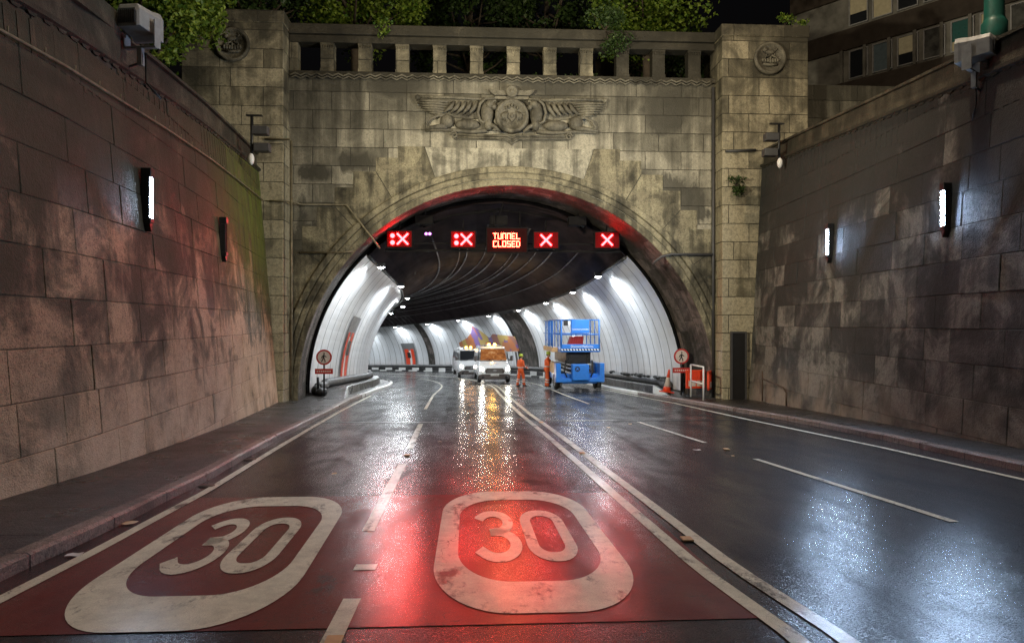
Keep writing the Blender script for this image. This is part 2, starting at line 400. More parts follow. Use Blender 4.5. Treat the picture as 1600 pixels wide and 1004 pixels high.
# ---------------------------------------------------------------- alignment of road and tunnel
Y0, RC = 36.0, 78.0          # straight to Y0, then a left-hand bend of radius RC
SL = .05                     # the road falls 1 in 20 into the tunnel
CH, CR = .436, 7.4           # tunnel circle: centre height over the road, radius
def T(s, off, h):
    z = -SL * s + h
    if s < Y0: return Vector((off, s, z))
    a = (s - Y0) / RC
    return Vector((-RC + (RC + off) * cos(a), Y0 + (RC + off) * sin(a), z))
def heading(s): return max(0, (s - Y0) / RC)
def srange(a, b, st):
    n = max(1, int(round((b - a) / st))); return [a + (b - a) * i / n for i in range(n + 1)]
def interp(tab, x):
    if x <= tab[0][0]: return tab[0][1]
    for (a, va), (b, vb) in zip(tab, tab[1:]):
        if x <= b: return va + (vb - va) * (x - a) / (b - a)
    return tab[-1][1]
LK = [(-8, -4.35), (7, -4.42), (9.3, -4.5), (13.7, -4.86), (20, -5.2), (26, -5.6), (34, -5.75), (130, -5.75)]      # left kerb
RK = [(-8, 6.75), (9.3, 6.88), (13, 7.15), (17, 7.15), (23, 6.75), (28, 6.35), (34, 6.0), (130, 6.0)]              # right kerb
LW = [(-12, -6.0), (9.5, -6.05), (13.3, -6.32), (16.5, -6.65), (19.4, -7.05), (22, -7.42), (24.2, -7.75)]          # left wall base
RWB = [(-12, 7.75), (10.7, 8.08), (14.6, 8.37), (24.2, 8.95)]                                                       # right wall base
PX0, PX1, PF = -7.6, 8.0, 24.2    # pylons' inner faces and front
FX, FZ, FR = .36, -.95, 7.65      # arch in the facade: centre, radius
FY = 25.0

# road and ground
def strip(name, s0, s1, o0, o1, h, mat, parent=None, kind=None, st=.6, nx=1):
    b = MB(); f0 = (lambda s: interp(o0, s)) if isinstance(o0, list) else (o0 if callable(o0) else (lambda s: o0))
    f1 = (lambda s: interp(o1, s)) if isinstance(o1, list) else (o1 if callable(o1) else (lambda s: o1))
    P, U = [], []
    for s in srange(s0, s1, st):
        a, c = f0(s), f1(s)
        P.append([T(s, a + (c - a) * i / nx, h) for i in range(nx + 1)]); U.append([(s, a + (c - a) * i / nx) for i in range(nx + 1)])
    b.grid(P, U); o = b.build(name, mat, parent, fix=False)
    if kind: o['kind'] = kind
    return o
road = strip("road", -12, 130, -9.5, 9.6, 0, M['road'], kind='structure', st=.5, nx=8)

strip("red_surfacing", 4.22, 8.25, -4.22, .93, .004, M['red'], road, st=.5)
def mark(s0, s1, o0, o1, st=.5, h=.008, name="lane_marking"): return strip(name, s0, s1, o0, o1, h, M['line'], road, st=st)
EL = [(-8, -4.12), (6, -4.15), (8.7, -4.23), (12.3, -4.5), (16, -4.75), (22, -5.1), (30, -5.45)]
mark(-6, 30, [(a, b - .055) for a, b in EL], [(a, b + .055) for a, b in EL], name="edge_line")
ER = [(-8, 6.5), (8.7, 6.4), (12, 6.45), (17.7, 6.25), (24, 6.2), (30, 5.85), (36, 5.6)]
mark(-6, 36, [(a, b - .055) for a, b in ER], [(a, b + .055) for a, b in ER], name="edge_line")
DL = [(-8, .98), (3.84, .98), (5.25, .84), (14.4, .6), (19.8, .40), (30, .2), (40, .1), (130, .1)]
mark(-6, 110, [(a, b - .06) for a, b in DL], [(a, b + .06) for a, b in DL], name="centre_line")
mark(-6, 110, [(a, b + .22) for a, b in DL], [(a, b + .34) for a, b in DL], name="centre_line")
D1 = [(-4, -1.72), (4.7, -1.74), (6.55, -1.92), (10.7, -2.03), (17, -2.26), (21.8, -2.5), (30, -2.75), (130, -2.85)]
for a, c in ((-4.2, -.6), (1.0, 4.72), (6.55, 10.6), (12.5, 17.1)): mark(a, c, [(s, v - .06) for s, v in D1], [(s, v + .06) for s, v in D1])
mark(22, 110, [(s, v - .05) for s, v in D1], [(s, v + .05) for s, v in D1], name="lane_marking")
D2 = [(-4, 4.3), (6.5, 3.86), (10.8, 3.61), (13, 3.5), (17, 3.24), (30, 3.0), (130, 3.0)]
for a, c in ((-1.2, 2.6), (6.55, 10.8), (12.9, 17.2), (24, 36), (38, 60), (63, 80)): mark(a, c, [(s, v - .05) for s, v in D2], [(s, v + .05) for s, v in D2])
mark(5.35, 5.5, -1.85, -1.68, st=.1)
for yy in (3.8, 9.9, 16): pass

def ring_poly(cx, cy, hw, hl, rx, ry, n=14):
    pts = []
    for qx, qy, a0 in ((1, 1, 0), (-1, 1, pi / 2), (-1, -1, pi), (1, -1, 1.5 * pi)):
        for i in range(n + 1):
            a = a0 + pi / 2 * i / n; pts.append((cx + qx * (hw - rx) + rx * cos(a), cy + qy * (hl - ry) + ry * sin(a)))
    return pts
def roundel(cx, cy, skew):
    sk = lambda x, y: x + skew * (y - cy)
    b = MB()
    O = ring_poly(cx, cy, .77, 2.0, .56, 1.05); I = ring_poly(cx + .01, cy + .06, .595, 1.44, .42, .80)
    n = len(O)
    P = [[T(y, sk(x, y), .0085) for x, y in O + O[:1]], [T(y, sk(x, y), .0085) for x, y in I + I[:1]]]
    b.grid(P)
    def stroke(path, w):   # path in squashed space (x, y/2.6), w half width
        L, Rr = [], []
        for i, (x, y) in enumerate(path):
            x0, y0 = path[max(i - 1, 0)]; x1, y1 = path[min(i + 1, len(path) - 1)]
            d = sqrt((x1 - x0) ** 2 + (y1 - y0) ** 2) or 1; nx, ny = -(y1 - y0) / d, (x1 - x0) / d
            for side, lst in ((1, L), (-1, Rr)):
                X, Y = x + nx * w * side, y + ny * w * side
                lst.append(T(cy + .02 + Y * 2.5, sk(cx + X, cy + Y * 2.5), .0085))
        b.grid([L, Rr])
    w = .051; H = .315
    # 3: two bowls
    three = [(-.39, H - .13)] + [(-.215 + .155 * cos(a), H - .155 + .155 * sin(a)) for a in [radians(d) for d in range(150, -91, -15)]]
    three = [(-.395 + 0, H - .10)] + [(-.25 + .145 * cos(a), (H - .15) + .15 * sin(a)) for a in [radians(d) for d in range(140, -76, -12)]] + [(-.29, .012)]
    stroke(three, w)
    three2 = [(-.29, .012)] + [(-.24 + .165 * cos(a), (-H + .165) + .165 * sin(a)) for a in [radians(d) for d in range(75, -141, -12)]] + [(-.405, -H + .10)]
    stroke(three2, w)
    z = ring_poly(.235, 0, .165, H, .15, .15, 8); z.append(z[0]); z.append(z[1])
    stroke(z[:-1], w)
    o = b.build("speed_roundel", M['line'], road); return o
r1 = roundel(-3.02, 6.22, -.055); tag(r1, "speed roundel reading 30 in the left lane, dull and dry-looking")
r2 = roundel(-.47, 6.38, -.012); tag(r2, "speed roundel reading 30 in the second lane, glistening with red reflections")
# drain channel across the road, patches, studs
b = MB()
P = [[T(17.55 + .1 * sin(x), x, .006), T(17.68 + .1 * sin(x), x, .006)] for x in srange(-5.0, 7.0, .5)]
b.grid(P); b.build("drain_channel", M['black'], road)
for (s, off) in ((6.05, .86), (11.6, .78), (17.2, .62), (4.0, -1.72), (11.55, -2.05), (11.9, 3.55)):
    b = MB(); p = T(s, off + (.14 if off > 0 and off < 2 else 0), .008); b.box(p.x - .05, p.x + .05, p.y - .06, p.y + .06, p.z, p.z + .018)
    tag(b.build("road_stud", M['tan'], road, bevel=.008))
for (x, y, r) in ((-4.36, 9.0, .10), (-4.56, 11.3, .10)):
    b = MB(); p = T(y, x, .007); b.lathe([(.02, 0), (r, 0), (r, .006), (.02, .01)], 12, p); b.build("gully_grate", M['rust'], road)

# kerbs and footways
def footway(side):
    K = LK if side < 0 else RK; Wb = LW if side < 0 else RWB
    nm = "pavement"
    wout = (lambda s: interp(Wb, min(s, 24.2)) + side * .25) if True else None
    o = strip(nm, -12, 27.2, lambda s: interp(K, s) + side * .16, wout, .12, M['pave'], kind='structure', nx=3)
    b = MB(); P, U = [], []
    for s in srange(-12, 30, .4):
        k = interp(K, s); w = .008 * sin(s * 2.1) + .006 * sin(s * 5.3)
        pr = [(0, -.02), (0, .095), (side * .03, .12 + w * .4), (side * .16, .122 + w * .4), (side * .16, .0)]
        P.append([T(s, k + w + a, h) for a, h in pr]); U.append([(s, abs(a) + h) for a, h in pr])
    b.grid(P, U); kb = b.build("kerb", M['kerb'], fix=True); kb['kind'] = 'structure'
    return o
footway(-1); footway(1)

# raised walkways, kerbs inside the tunnel
def walkway(side):
    e = empty("walkway", (0, 0, 0)); e['kind'] = 'structure'
    K = LK if side < 0 else RK
    k = lambda s: interp(K, s)
    b = MB(); b.mi = 0; P = []; U = []
    for s in srange(29, 125, .5):                      # low painted kerb
        pr = [(0, -.02), (0, .11), (side * .14, .125), (side * .14, .03)]
        P.append([T(s, k(s) + a, h) for a, h in pr]); U.append([(s, a + h) for a, h in pr])
    V = b.grid(P, U)
    b.bm.faces.ensure_lookup_table()
    for f in b.bm.faces:
        c = f.calc_center_median(); a = atan2(c.y - Y0, c.x + RC) * RC + Y0 if c.y > Y0 else c.y
        f.material_index = 1 if (a > 46 and int(a / 1.7) % 2) else 0
    b.build("painted_kerb", [M['white'], M['black']], e)
    b = MB(); P = []; U = []
    rise = lambda s: min(.42, .12 + .3 * max(0, (s - 26.0)) / 3.5)
    edge = lambda s: k(s) + side * interp([(26, .2), (30, .75), (34, .85)], s)
    for s in srange(26.0, 125, .5):
        h = rise(s); pr = [(0, 0), (0, h - .03), (side * .05, h), (side * 2.2, h)]
        P.append([T(s, edge(s) + a, hh) for a, hh in pr]); U.append([(s, abs(a) + hh) for a, hh in pr])
    V = b.grid(P, U)
    for f in b.bm.faces:
        c = f.calc_center_median(); a = atan2(c.y - Y0, c.x + RC) * RC + Y0 if c.y > Y0 else c.y
        up = abs(f.normal.z) < .5; f.normal_update(); up = abs(f.normal.z) < .5
        if up and a > 52: f.material_index = 1 if int(a / 1.5) % 2 else 2
        elif up and a < 30.2: f.material_index = 1
    b.build("raised_walk", [M['pave'], M['white'], M['black']], e)
    b = MB(); P = []
    strip("verge", 27, 125, lambda s: k(s) + side * .12, lambda s: edge(s) + side * .05, .05, M['pave'], e)
    return e
walkway(-1); walkway(1)

# ground behind the walls and over the tunnel
def flat(name, x0, x1, y0, y1, z, mat=M['earth']):
    b = MB(); b.face([(x0, y0, z), (x1, y0, z), (x1, y1, z), (x0, y1, z)], [(x0, y0), (x1, y0), (x1, y1), (x0, y1)]); o = b.build(name, mat); o['kind'] = 'structure'; return o
flat("ground", -80, -8.35, -15, 25.2, 4.2); flat("ground", 9.7, 90, -15, 25.2, 4.6)
flat("ground", -80, 90, 26.2, 170, 9.9)

# ---------------------------------------------------------------- retaining walls
def wall(side):
    nm = "retaining_wall"
    e = empty(nm, (0, 0, 0), 0, "tall battered stone wall left of the road, reddish brown below and mossy green by the portal" if side < 0 else
              "tall dark damp stone wall right of the road, carrying two lit lamps", "wall")
    base = lambda y: interp(LW if side < 0 else RWB, y)
    ztop = (lambda y: 5.47 + .087 * y) if side < 0 else (lambda y: 5.82 + .087 * y)
    bat = .083 if side < 0 else .058
    def X(y, z): return base(y) + side * bat * (z - (-.05 * y))
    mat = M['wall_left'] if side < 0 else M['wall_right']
    ys = srange(-12, 24.17, .4)
    b = MB(); P, U = [], []; L = 0; prev = None
    for y in ys:
        z0 = -.05 * y - .15; z1 = ztop(y) - .60
        row, ur = [], []
        for i in range(13):
            z = z0 + (z1 - z0) * i / 12; row.append((X(y, z), y, z)); ur.append((L, z))
        if prev is not None: L += sqrt((row[0][0] - prev[0][0]) ** 2 + .16); ur = [(L, u[1]) for u in ur]
        prev = row; P.append(row); U.append(ur)
    V = b.grid([[(q[0] + side * .016, q[1], q[2]) for q in row] for row in P], U); b.build("wall_core", M['mortar'], e, fix=False)
    # the facing: courses of dressed blocks, each with its own face depth, chipped corners and open joints
    b = MB(); rnd = random.Random(41 if side < 0 else 77); bh = .62 if side < 0 else .66
    zr = -1.75; row = 0
    while zr < 7.4:
        y = -12.6 + rnd.uniform(0, .7)
        while y < 24.15:
            w = rnd.uniform(.85, 1.75); y1 = min(y + w, 24.16); a = max(y, -12.0)
            lo, hi = zr, min(zr + bh, ztop((a + y1) / 2) - .64)
            if y1 - a > .15 and hi - lo > .08 and hi > -.05 * y1 - .1:
                d = rnd.uniform(-.005, .007) + (.012 if rnd.random() < .04 else 0); g = .003
                def ringp(gap, dep, jit):
                    hs = [min(hi, ztop(q) - .62) for q in (a, y1)]
                    m = (a + y1) / 2
                    pts = [(a + gap, lo + gap), (m, lo + gap), (y1 - gap, lo + gap), (y1 - gap, hs[1] - gap), (m, min(hi, ztop(m) - .62) - gap), (a + gap, hs[0] - gap)]
                    out = []
                    for yy, zz in pts:
                        yy += rnd.uniform(-jit, jit); zz += rnd.uniform(-jit, jit); out.append(((X(yy, zz) - side * dep, yy, zz), (yy + 12, zz)))
                    return out
                rs = [ringp(g, -.04, 0), ringp(g, d - .008, .003), ringp(g + .011, d, .005)]
                vs = [[b.bm.verts.new(q[0]) for q in r_] for r_ in rs]
                for i in range(2):
                    for k in range(6):
                        k2 = (k + 1) % 6; f = b.bm.faces.new((vs[i][k], vs[i][k2], vs[i + 1][k2], vs[i + 1][k]))
                        for l, q in zip(f.loops, (rs[i][k], rs[i][k2], rs[i + 1][k2], rs[i + 1][k])): l[b.uvl].uv = q[1]
                for quad in ((0, 1, 4, 5), (1, 2, 3, 4)):
                    f = b.bm.faces.new([vs[2][k] for k in quad])
                    for l, k in zip(f.loops, quad): l[b.uvl].uv = rs[2][k][1]
            y += w
        zr += bh; row += 1
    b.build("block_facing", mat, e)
    # string course with a row of little scallops, parapet above
    b = MB(); P = []
    for y in ys:
        z = ztop(y) - .62; x = X(y, z)
        P.append([(x + side * .02, y, z - .05), (x - side * .07, y, z), (x - side * .07, y, z + .07), (x + side * .02, y, z + .11)])
    b.grid(P, [[(y, i * .1) for i in range(4)] for y in ys])
    n = int(36 / .33)
    for i in range(n):
        y = -11.8 + i * .33
        if y > 23.9: break
        z = ztop(y) - .62; x = X(y, z)
        b.prism([(y - .13, z), (y + .13, z), (y + .06, z - .07), (y - .06, z - .07)], -.03, .03, lambda u, v, d: (x + side * d, u, v))
    b.build("string_course", M['dark_stone'], e)
    b = MB(); P, U = [], []
    for y in ys:
        z0 = ztop(y) - .54; z1 = ztop(y); x = X(y, z0) + side * .05
        P.append([(x, y, z0), (x + side * .03, y, z1 - .07), (x - side * .05, y, z1 - .06), (x - side * .05, y, z1), (x + side * .45, y, z1 + .01), (x + side * .45, y, z0 - 3)])
        U.append([(y, i * .3) for i in range(6)])
    b.grid(P, U); b.build("parapet", M['parapet'], e)
    b = MB()
    for i in range(140):                                   # fluted drip strip below the string course
        y = -11 + i * .25
        if y > 23.8: break
        z = ztop(y) - .74; x = X(y, z - .3)
        b.prism([(y - .05, z), (y + .05, z), (y + .05, z - .62), (y - .05, z - .62)], -.004, .06, lambda u, v, d: (X(u, v) + side * d, u, v))
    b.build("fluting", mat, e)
    # pier that stands up from the parapet and carries the floodlight
    py = 11.0 if side < 0 else 12.6
    b = MB(); z = ztop(py); x = X(py, z)
    b.box(min(x - side * .02, x + side * .55), max(x - side * .02, x + side * .55), py - (1.6 if side < 0 else .35), py + .55, z - .6, z + (.30 if side < 0 else .12))
    b.build("parapet_pier", M['parapet'], e, bevel=.02)
    return e, X, ztop
wl, XL, ZL = wall(-1)
wr, XR, ZR = wall(1)

# ---------------------------------------------------------------- tunnel portal
portal = empty("tunnel_portal", (0.36, 25, -1.25), 0, "monumental stone tunnel portal with a wide round arch across the road", "portal")
def pbuild(b, name, mats, **kw):
    o = b.build(name, mats, None, **kw); o.parent = portal; o.matrix_parent_inverse = portal.matrix_basis.inverted() if False else Matrix.Translation(-Vector(portal.location)); return o
AZ0 = -1.45
a0 = asin((FZ - AZ0) / FR)   # arch runs a little below its centre
AR = [(-a0) + (pi + 2 * a0) * i / 72 for i in range(73)]
def arc(r, cx=FX, cz=FZ): return [(cx + r * cos(a), cz + r * sin(a)) for a in AR]
# front wall: columns of quads from the arch up to the cornice line
b = MB(); ztopF = 10.55
def col(pts_low, x, nz=10): pass
top_pts = arc(FR + .0)
P, U = [], []
for x, z in top_pts:
    P.append([(x, FY, z), (x, FY, max(z + .01, ztopF))]); U.append([(x, z), (x, ztopF)])
# split: side blocks are plain quads, the arch zone is filled by a fan between the arc and straight columns
xl, xr = FX - FR, FX + FR
mid = [(x, z) for x, z in top_pts if z >= FZ]
P = [[(x, FY, z + (ztopF - z) * i / 6) for i in range(7)] for x, z in mid]
b.grid(P, [[(p[0], p[2]) for p in row] for row in P])
for xa, xb in ((PX0 - .3, mid[-1][0]), (mid[0][0], PX1 + .3)):
    lowx = xa if xa < FX else xb
    pts = [(xa, FZ), (xb, FZ), (xb, ztopF), (xa, ztopF)]
    b.face([(x, FY, z) for x, z in pts], pts)
    pts = [(xa, AZ0), (xb, AZ0), (xb, FZ), (xa, FZ)]
    if xa < FX: xb2 = FX - FR * cos(a0)
    pts = [(xa, AZ0), (FX - FR * cos(a0), AZ0), (FX - FR, FZ), (xa, FZ)] if xa < FX else [(FX + FR * cos(a0), AZ0), (xb, AZ0), (xb, FZ), (FX + FR, FZ)]
    b.face([(x, FY, z) for x, z in pts], pts)
pbuild(b, "front_wall", M['facade'])
# reveal: splays from the arch to the tunnel lining
b = MB()
o1 = arc(FR)
zc27 = -SL * 27 + CH
o2 = [(0 + (CR + .12) * cos(a), zc27 + (CR + .12) * sin(a)) for a in AR]
mids = [[(x0 + (x1 - x0) * t, FY + 2.1 * t, z0 + (z1 - z0) * t) for t in (0, .33, .36, .7, 1)] for (x0, z0), (x1, z1) in zip(o1, o2)]
L = [CR * a for a in AR]
b.grid(mids, [[(l, t * 2.1) for t in (0, .33, .36, .7, 1)] for l in L])
pbuild(b, "arch_reveal", M['reveal'], fix=False)
# archivolt: three stepped rolls
b = MB()
for r0, r1, d in ((7.65, 7.88, .03), (7.90, 8.10, .065), (8.12, 8.34, .10)):
    P = []
    for a in AR:
        pr = [(r0, 0), (r0, d - .02), (r0 + .03, d), (r1 - .03, d), (r1, d - .02), (r1, 0)]
        P.append([(FX + r * cos(a), FY - q, FZ + r * sin(a)) for r, q in pr])
    b.grid(P, [[(a * 8, r) for r in range(6)] for a in AR])
pbuild(b, "archivolt", M['arch'])
# voussoirs and the smooth keystone panel
def PT(u, v, d): return (u, FY - d, v)
for sd in (-1, 1):
    TH = [19, 31, 43, 55, 68]; RO = [9.55, 9.45, 9.3, 9.15, 9.0]
    for i in range(4):
        t1, t2 = radians(TH[i]), radians(TH[i + 1])
        inner = [(FX + sd * 8.36 * sin(t1 + (t2 - t1) * k / 6), FZ + 8.36 * cos(t1 + (t2 - t1) * k / 6)) for k in range(7)]
        x2, z2 = FX + sd * RO[i + 1] * sin(t2), FZ + RO[i + 1] * cos(t2)
        x1, z1 = FX + sd * RO[i] * sin(t1), FZ + RO[i] * cos(t1)
        poly = inner + [(x2, z2), (x2, z2 + (z1 - z2) * .55), (x1 + (x2 - x1) * .55, z2 + (z1 - z2) * .55), (x1 + (x2 - x1) * .55, z1), (x1, z1)]
        b = MB(); b.mi = 0; b.prism(poly, -.02, .012, PT)
        for t, R in ((t1, RO[i]),) + (((t2, RO[i + 1]),) if i == 3 else ()):
            n = Vector((cos(t), -sin(t))) * .014
            c0 = (FX + sd * 8.36 * sin(t), FZ + 8.36 * cos(t)); c1 = (FX + sd * R * sin(t), FZ + R * cos(t))
            b.mi = 1; b.prism([(c0[0] - n.x, c0[1] - sd * n.y), (c0[0] + n.x, c0[1] + sd * n.y), (c1[0] + n.x, c1[1] + sd * n.y), (c1[0] - n.x, c1[1] - sd * n.y)], 0, .015, PT)
        pbuild(b, "voussoir", [M['arch'], M['dark_stone']])
b = MB(); t = radians(19)
poly = [(FX + 8.36 * sin(-t + 2 * t * k / 10), FZ + 8.36 * cos(-t + 2 * t * k / 10)) for k in range(11)] + [(FX + 9.5 * sin(t), 8.05), (FX - 9.5 * sin(t), 8.05)]
b.prism(poly, -.02, .02, PT)
pbuild(b, "keystone_panel", M['smooth'])
# cornice with zigzag
b = MB()
b.box(PX0, PX1, FY - .10, FY + .5, 10.56, 10.74)
pbuild(b, "cornice", M['dark_stone'], bevel=.02)
b = MB(); zz = []
x = PX0 + .05; k = 0
while x < PX1 - .05: zz.append((x, FY - .13, 10.56 + (.075 if k % 2 else -.015))); x += .19; k += 1
b.tube(zz, .035, 6); b.tube([(p[0], p[1] + .02, p[2] - .09) for p in zz], .03, 6)
pbuild(b, "zigzag_moulding", M['relief'])
# open parapet: piers and lintel
b = MB(); b.box(PX0, PX1, FY - .06, FY + .5, 11.78, 12.05); b.box(PX0, PX1, FY - .16, FY + .6, 12.05, 12.42)
lint = pbuild(b, "lintel", M['dark_stone'], bevel=.03)
for i in range(12):
    x = -7.6 + 1.348 * i
    b = MB()
    if i == 0: b.box(-7.58, -7.30, FY - .02, FY + .4, 10.742, 11.778)
    else:
        b.box(x - .235, x + .235, FY - .02, FY + .4, 10.86, 11.70); b.box(x - .25, x + .25, FY - .05, FY + .42, 10.742, 10.86)
        b.box(x - .25, x + .25, FY - .05, FY + .42, 11.70, 11.778)
        for q in range(6): b.box(x - .235 + q * .085, x - .235 + q * .085 + .045, FY - .055, FY - .02, 11.60, 11.70)
    pbuild(b, "parapet_pier", M['dark_stone'] if i in (7 + 2, 10 + 0, 11) else M['pylon'], bevel=.008)
b = MB(); b.box(PX0, PX1, FY + 2.6, FY + 2.8, 9.9, 11.6); pbuild(b, "parapet_dark_sheet", M['soot'])  # black sheet; the shade behind the openings is put into its colour
# pylons
def pylon(x0, x1, zt):
    b = MB(); b.box(x0, x1, PF, FY + 1.2, -1.6, zt - .42); b.box(x0 - .04, x1 + .04, PF - .04, FY + 1.24, zt - .42, zt)
    return pbuild(b, "pylon", M['pylon'], bevel=.025)
def medallion(cx, cz, y, parent):
    R = Matrix.Rotation(radians(90), 3, 'X')
    b = MB()
    b.lathe([(.58, 0), (.60, .08), (.55, .14), (.49, .13), (.46, .06), (.02, .06)], 32, (cx, y, cz), R)
    # crown: band, arches, orb, and a small beast standing on it
    b.tube([(cx - .27, y - .09, cz - .23), (cx, y - .12, cz - .27), (cx + .27, y - .09, cz - .23)], .05, 8)
    for i in range(7):
        a = -1 + i / 3; b.ell((cx + a * .27, y - .10, cz - .12 + .03 * abs(a)), (.05, .05, .08))
    for sx in (-1, 0, 1): b.tube([(cx + sx * .26, y - .09, cz - .12), (cx + sx * .2, y - .12, cz + .02), (cx, y - .13, cz + .07)], .03, 6)
    b.ell((cx - .02, y - .11, cz + .19), (.17, .06, .08)); b.ell((cx - .2, y - .11, cz + .27), (.08, .06, .09))
    for dx in (-.14, -.05, .08, .15): b.tube([(cx + dx, y - .1, cz + .17), (cx + dx, y - .1, cz + .05)], .022, 6)
    b.tube([(cx + .14, y - .1, cz + .22), (cx + .25, y - .1, cz + .32), (cx + .18, y - .1, cz + .38)], .02, 6)
    o = b.build("medallion", M['relief']); o.parent = parent; return o
pl = pylon(-11.06, PX0, 12.55); m1 = medallion(-9.3, 11.3, PF - .02, pl)
pr = pylon(PX1, 11.17, 12.45); m2 = medallion(9.72, 11.22, PF - .02, pr)
# flanking walls hidden behind the retaining walls' ends
for xa, xb in ((-16, -11.07), (11.18, 16)):
    b = MB(); b.box(xa, xb, FY, FY + 1, -1.5, 10.6); pbuild(b, "flank_wall", M['facade'])

# winged relief over the arch
def relief():
    b = MB(); CXR, CZR, y = .42, 9.18, FY
    P3 = lambda u, v, d: (CXR + u, y - d, CZR + v)
    Rx = Matrix.Rotation(radians(90), 3, 'X')
    # shield roundel
    b.lathe([(.60, 0), (.62, .26), (.57, .34), (.50, .33), (.47, .26), (.05, .27)], 36, P3(0, 0, 0), Rx)
    b.prism([(-.13, .1), (.13, .1), (.13, -.08), (0, -.24), (-.13, -.08)], .2, .33, P3)
    b.lathe([(.07, 0), (.07, .04), (.02, .05)], 12, P3(0, -.02, .33), Rx)
    for sx in (-1, 1):
        for k in range(4): b.tube([P3(sx * (.2 + .06 * k), -.25 + .03 * k, .27), P3(sx * (.19 + .05 * k), 0, .31), P3(sx * (.15 + .05 * k), .18 - .02 * k, .27)], [.015, .035, .02], 6)
    for k in range(5): b.ell(P3(-.2 + .1 * k, .27 + .05 * (2 - abs(2 - k)), .29), (.045, .06, .075))
    # crest: small winged sun
    b.prism([(-.84, .98), (-.78, .86), (-.62, .76), (.62, .76), (.78, .86), (.84, .98), (.5, .93), (-.5, .93)], 0, .22, P3)
    b.lathe([(.21, 0), (.22, .3), (.17, .34), (.13, .28), (.08, .3), (.03, .36)], 20, P3(0, .88, 0), Rx)
    b.box(CXR - .62, CXR + .62, y - .2, y, CZR + .62, CZR + .72)
    for sx in (-1, 1):
        A = lambda u, v, d: P3(sx * u, v, d)
        # top rail of the wing
        b.tube([A(.75, .60, .14), (A(2.2, .66, .15)), A(3.42, .66, .16)], .055, 8); b.ell(A(3.42, .64, .16), (.09, .09, .09))
        # shoulder curl
        pts = [A(1.02 + .42 * cos(a), .18 + .46 * sin(a), .2) for a in [radians(d) for d in range(80, 261, 12)]]
        # body masses: chest and head, belly, haunch
        curl = [(.62 + .0, .62), (.95, .62), (1.16, .42), (1.24, .1), (1.16, -.18), (1.02, -.26), (.96, -.16)]
        b.tube([A(u, v, .24) for u, v in curl], [.03, .05, .06, .06, .055, .05, .03], 8)
        b.ell(A(.90, .12, .12), (.24, .22, .44)); b.ell(A(.80, .40, .22), (.17, .18, .17)); b.ell(A(.66, .30, .28), (.10, .12, .10)); b.ell(A(.86, -.30, .14), (.16, .18, .22))
        for k in range(5): b.ell(A(.62 + .07 * k, .53 - .02 * k, .26), (.05, .06, .05))
        b.tube([A(.84, -.30, .2), A(.62, -.40, .24), A(.42, -.58, .2)], [.09, .07, .05], 8)
        b.ell(A(1.62, -.30, .08), (.46, .22, .20)); b.ell(A(2.36, -.20, .10), (.26, .24, .26))
        b.tube([A(2.3, -.02, .2), A(2.62, -.0, .2), A(2.95, -.14, .18), A(3.08, -.34, .16), A(2.98, -.46, .16)], [.03, .05, .05, .04, .03], 8)
        b.tube([A(2.35, -.38, .16), A(2.75, -.42, .16), A(3.15, -.48, .14)], [.12, .08, .05], 8)
        b.tube([A(.9, -.52, .1), A(1.5, -.56, .1), A(2.4, -.50, .1), A(3.15, -.54, .1)], [.08, .07, .06, .05], 8)
        # feathers: long flights reaching to the tip, short coverts over them
        for k in range(7):
            f = k / 6; u0, v0 = 1.75 + .04 * k, .50 - .095 * k; u1, v1 = 3.45 - .62 * f * f, .52 - .085 * k
            b.tube([A(u0 + .45, v0, .12), A((u0 + u1) / 2 + .2, (v0 + v1) / 2, .22), A(u1, v1, .15)], [.04, .052, .03], 8)
        for k in range(5):
            u0 = 1.28 + .21 * k
            b.tube([A(u0 - .02, .52, .14), A(u0 + .10, .26, .24), A(u0 + .34, -.02 + .03 * k, .18)], [.05, .085, .03], 8)
        b.prism([(1.1, .6), (3.3, .6), (2.6, .05), (1.6, -.1), (1.15, -.05)], -.01, .08, A)
    # ribbon scroll below
    for sx in (-1, 1):
        A = lambda u, v, d: P3(sx * u, v, d)
        for v in (-.70, -.79): b.tube([A(0, v - .10, .16), A(.16, v, .14), A(2.0, v + .02, .12)], .04, 8)
        b.prism([(0, -.78), (.18, -.66), (2.1, -.64), (2.1, -.83), (.22, -.85), (0, -1.0)], -.01, .08, A)
        sp = [A(2.1 + .13 * (1 - q * .8) * cos(q * 9), -.70 + .15 * (1 - q * .8) * sin(q * 9), .14) for q in [i / 16 for i in range(17)]]
        b.tube(sp, .035, 8)
    o = pbuild(b, "carved_relief", M['relief'])
    tag(o, "carved relief of two winged beasts flanking a round shield")
relief()

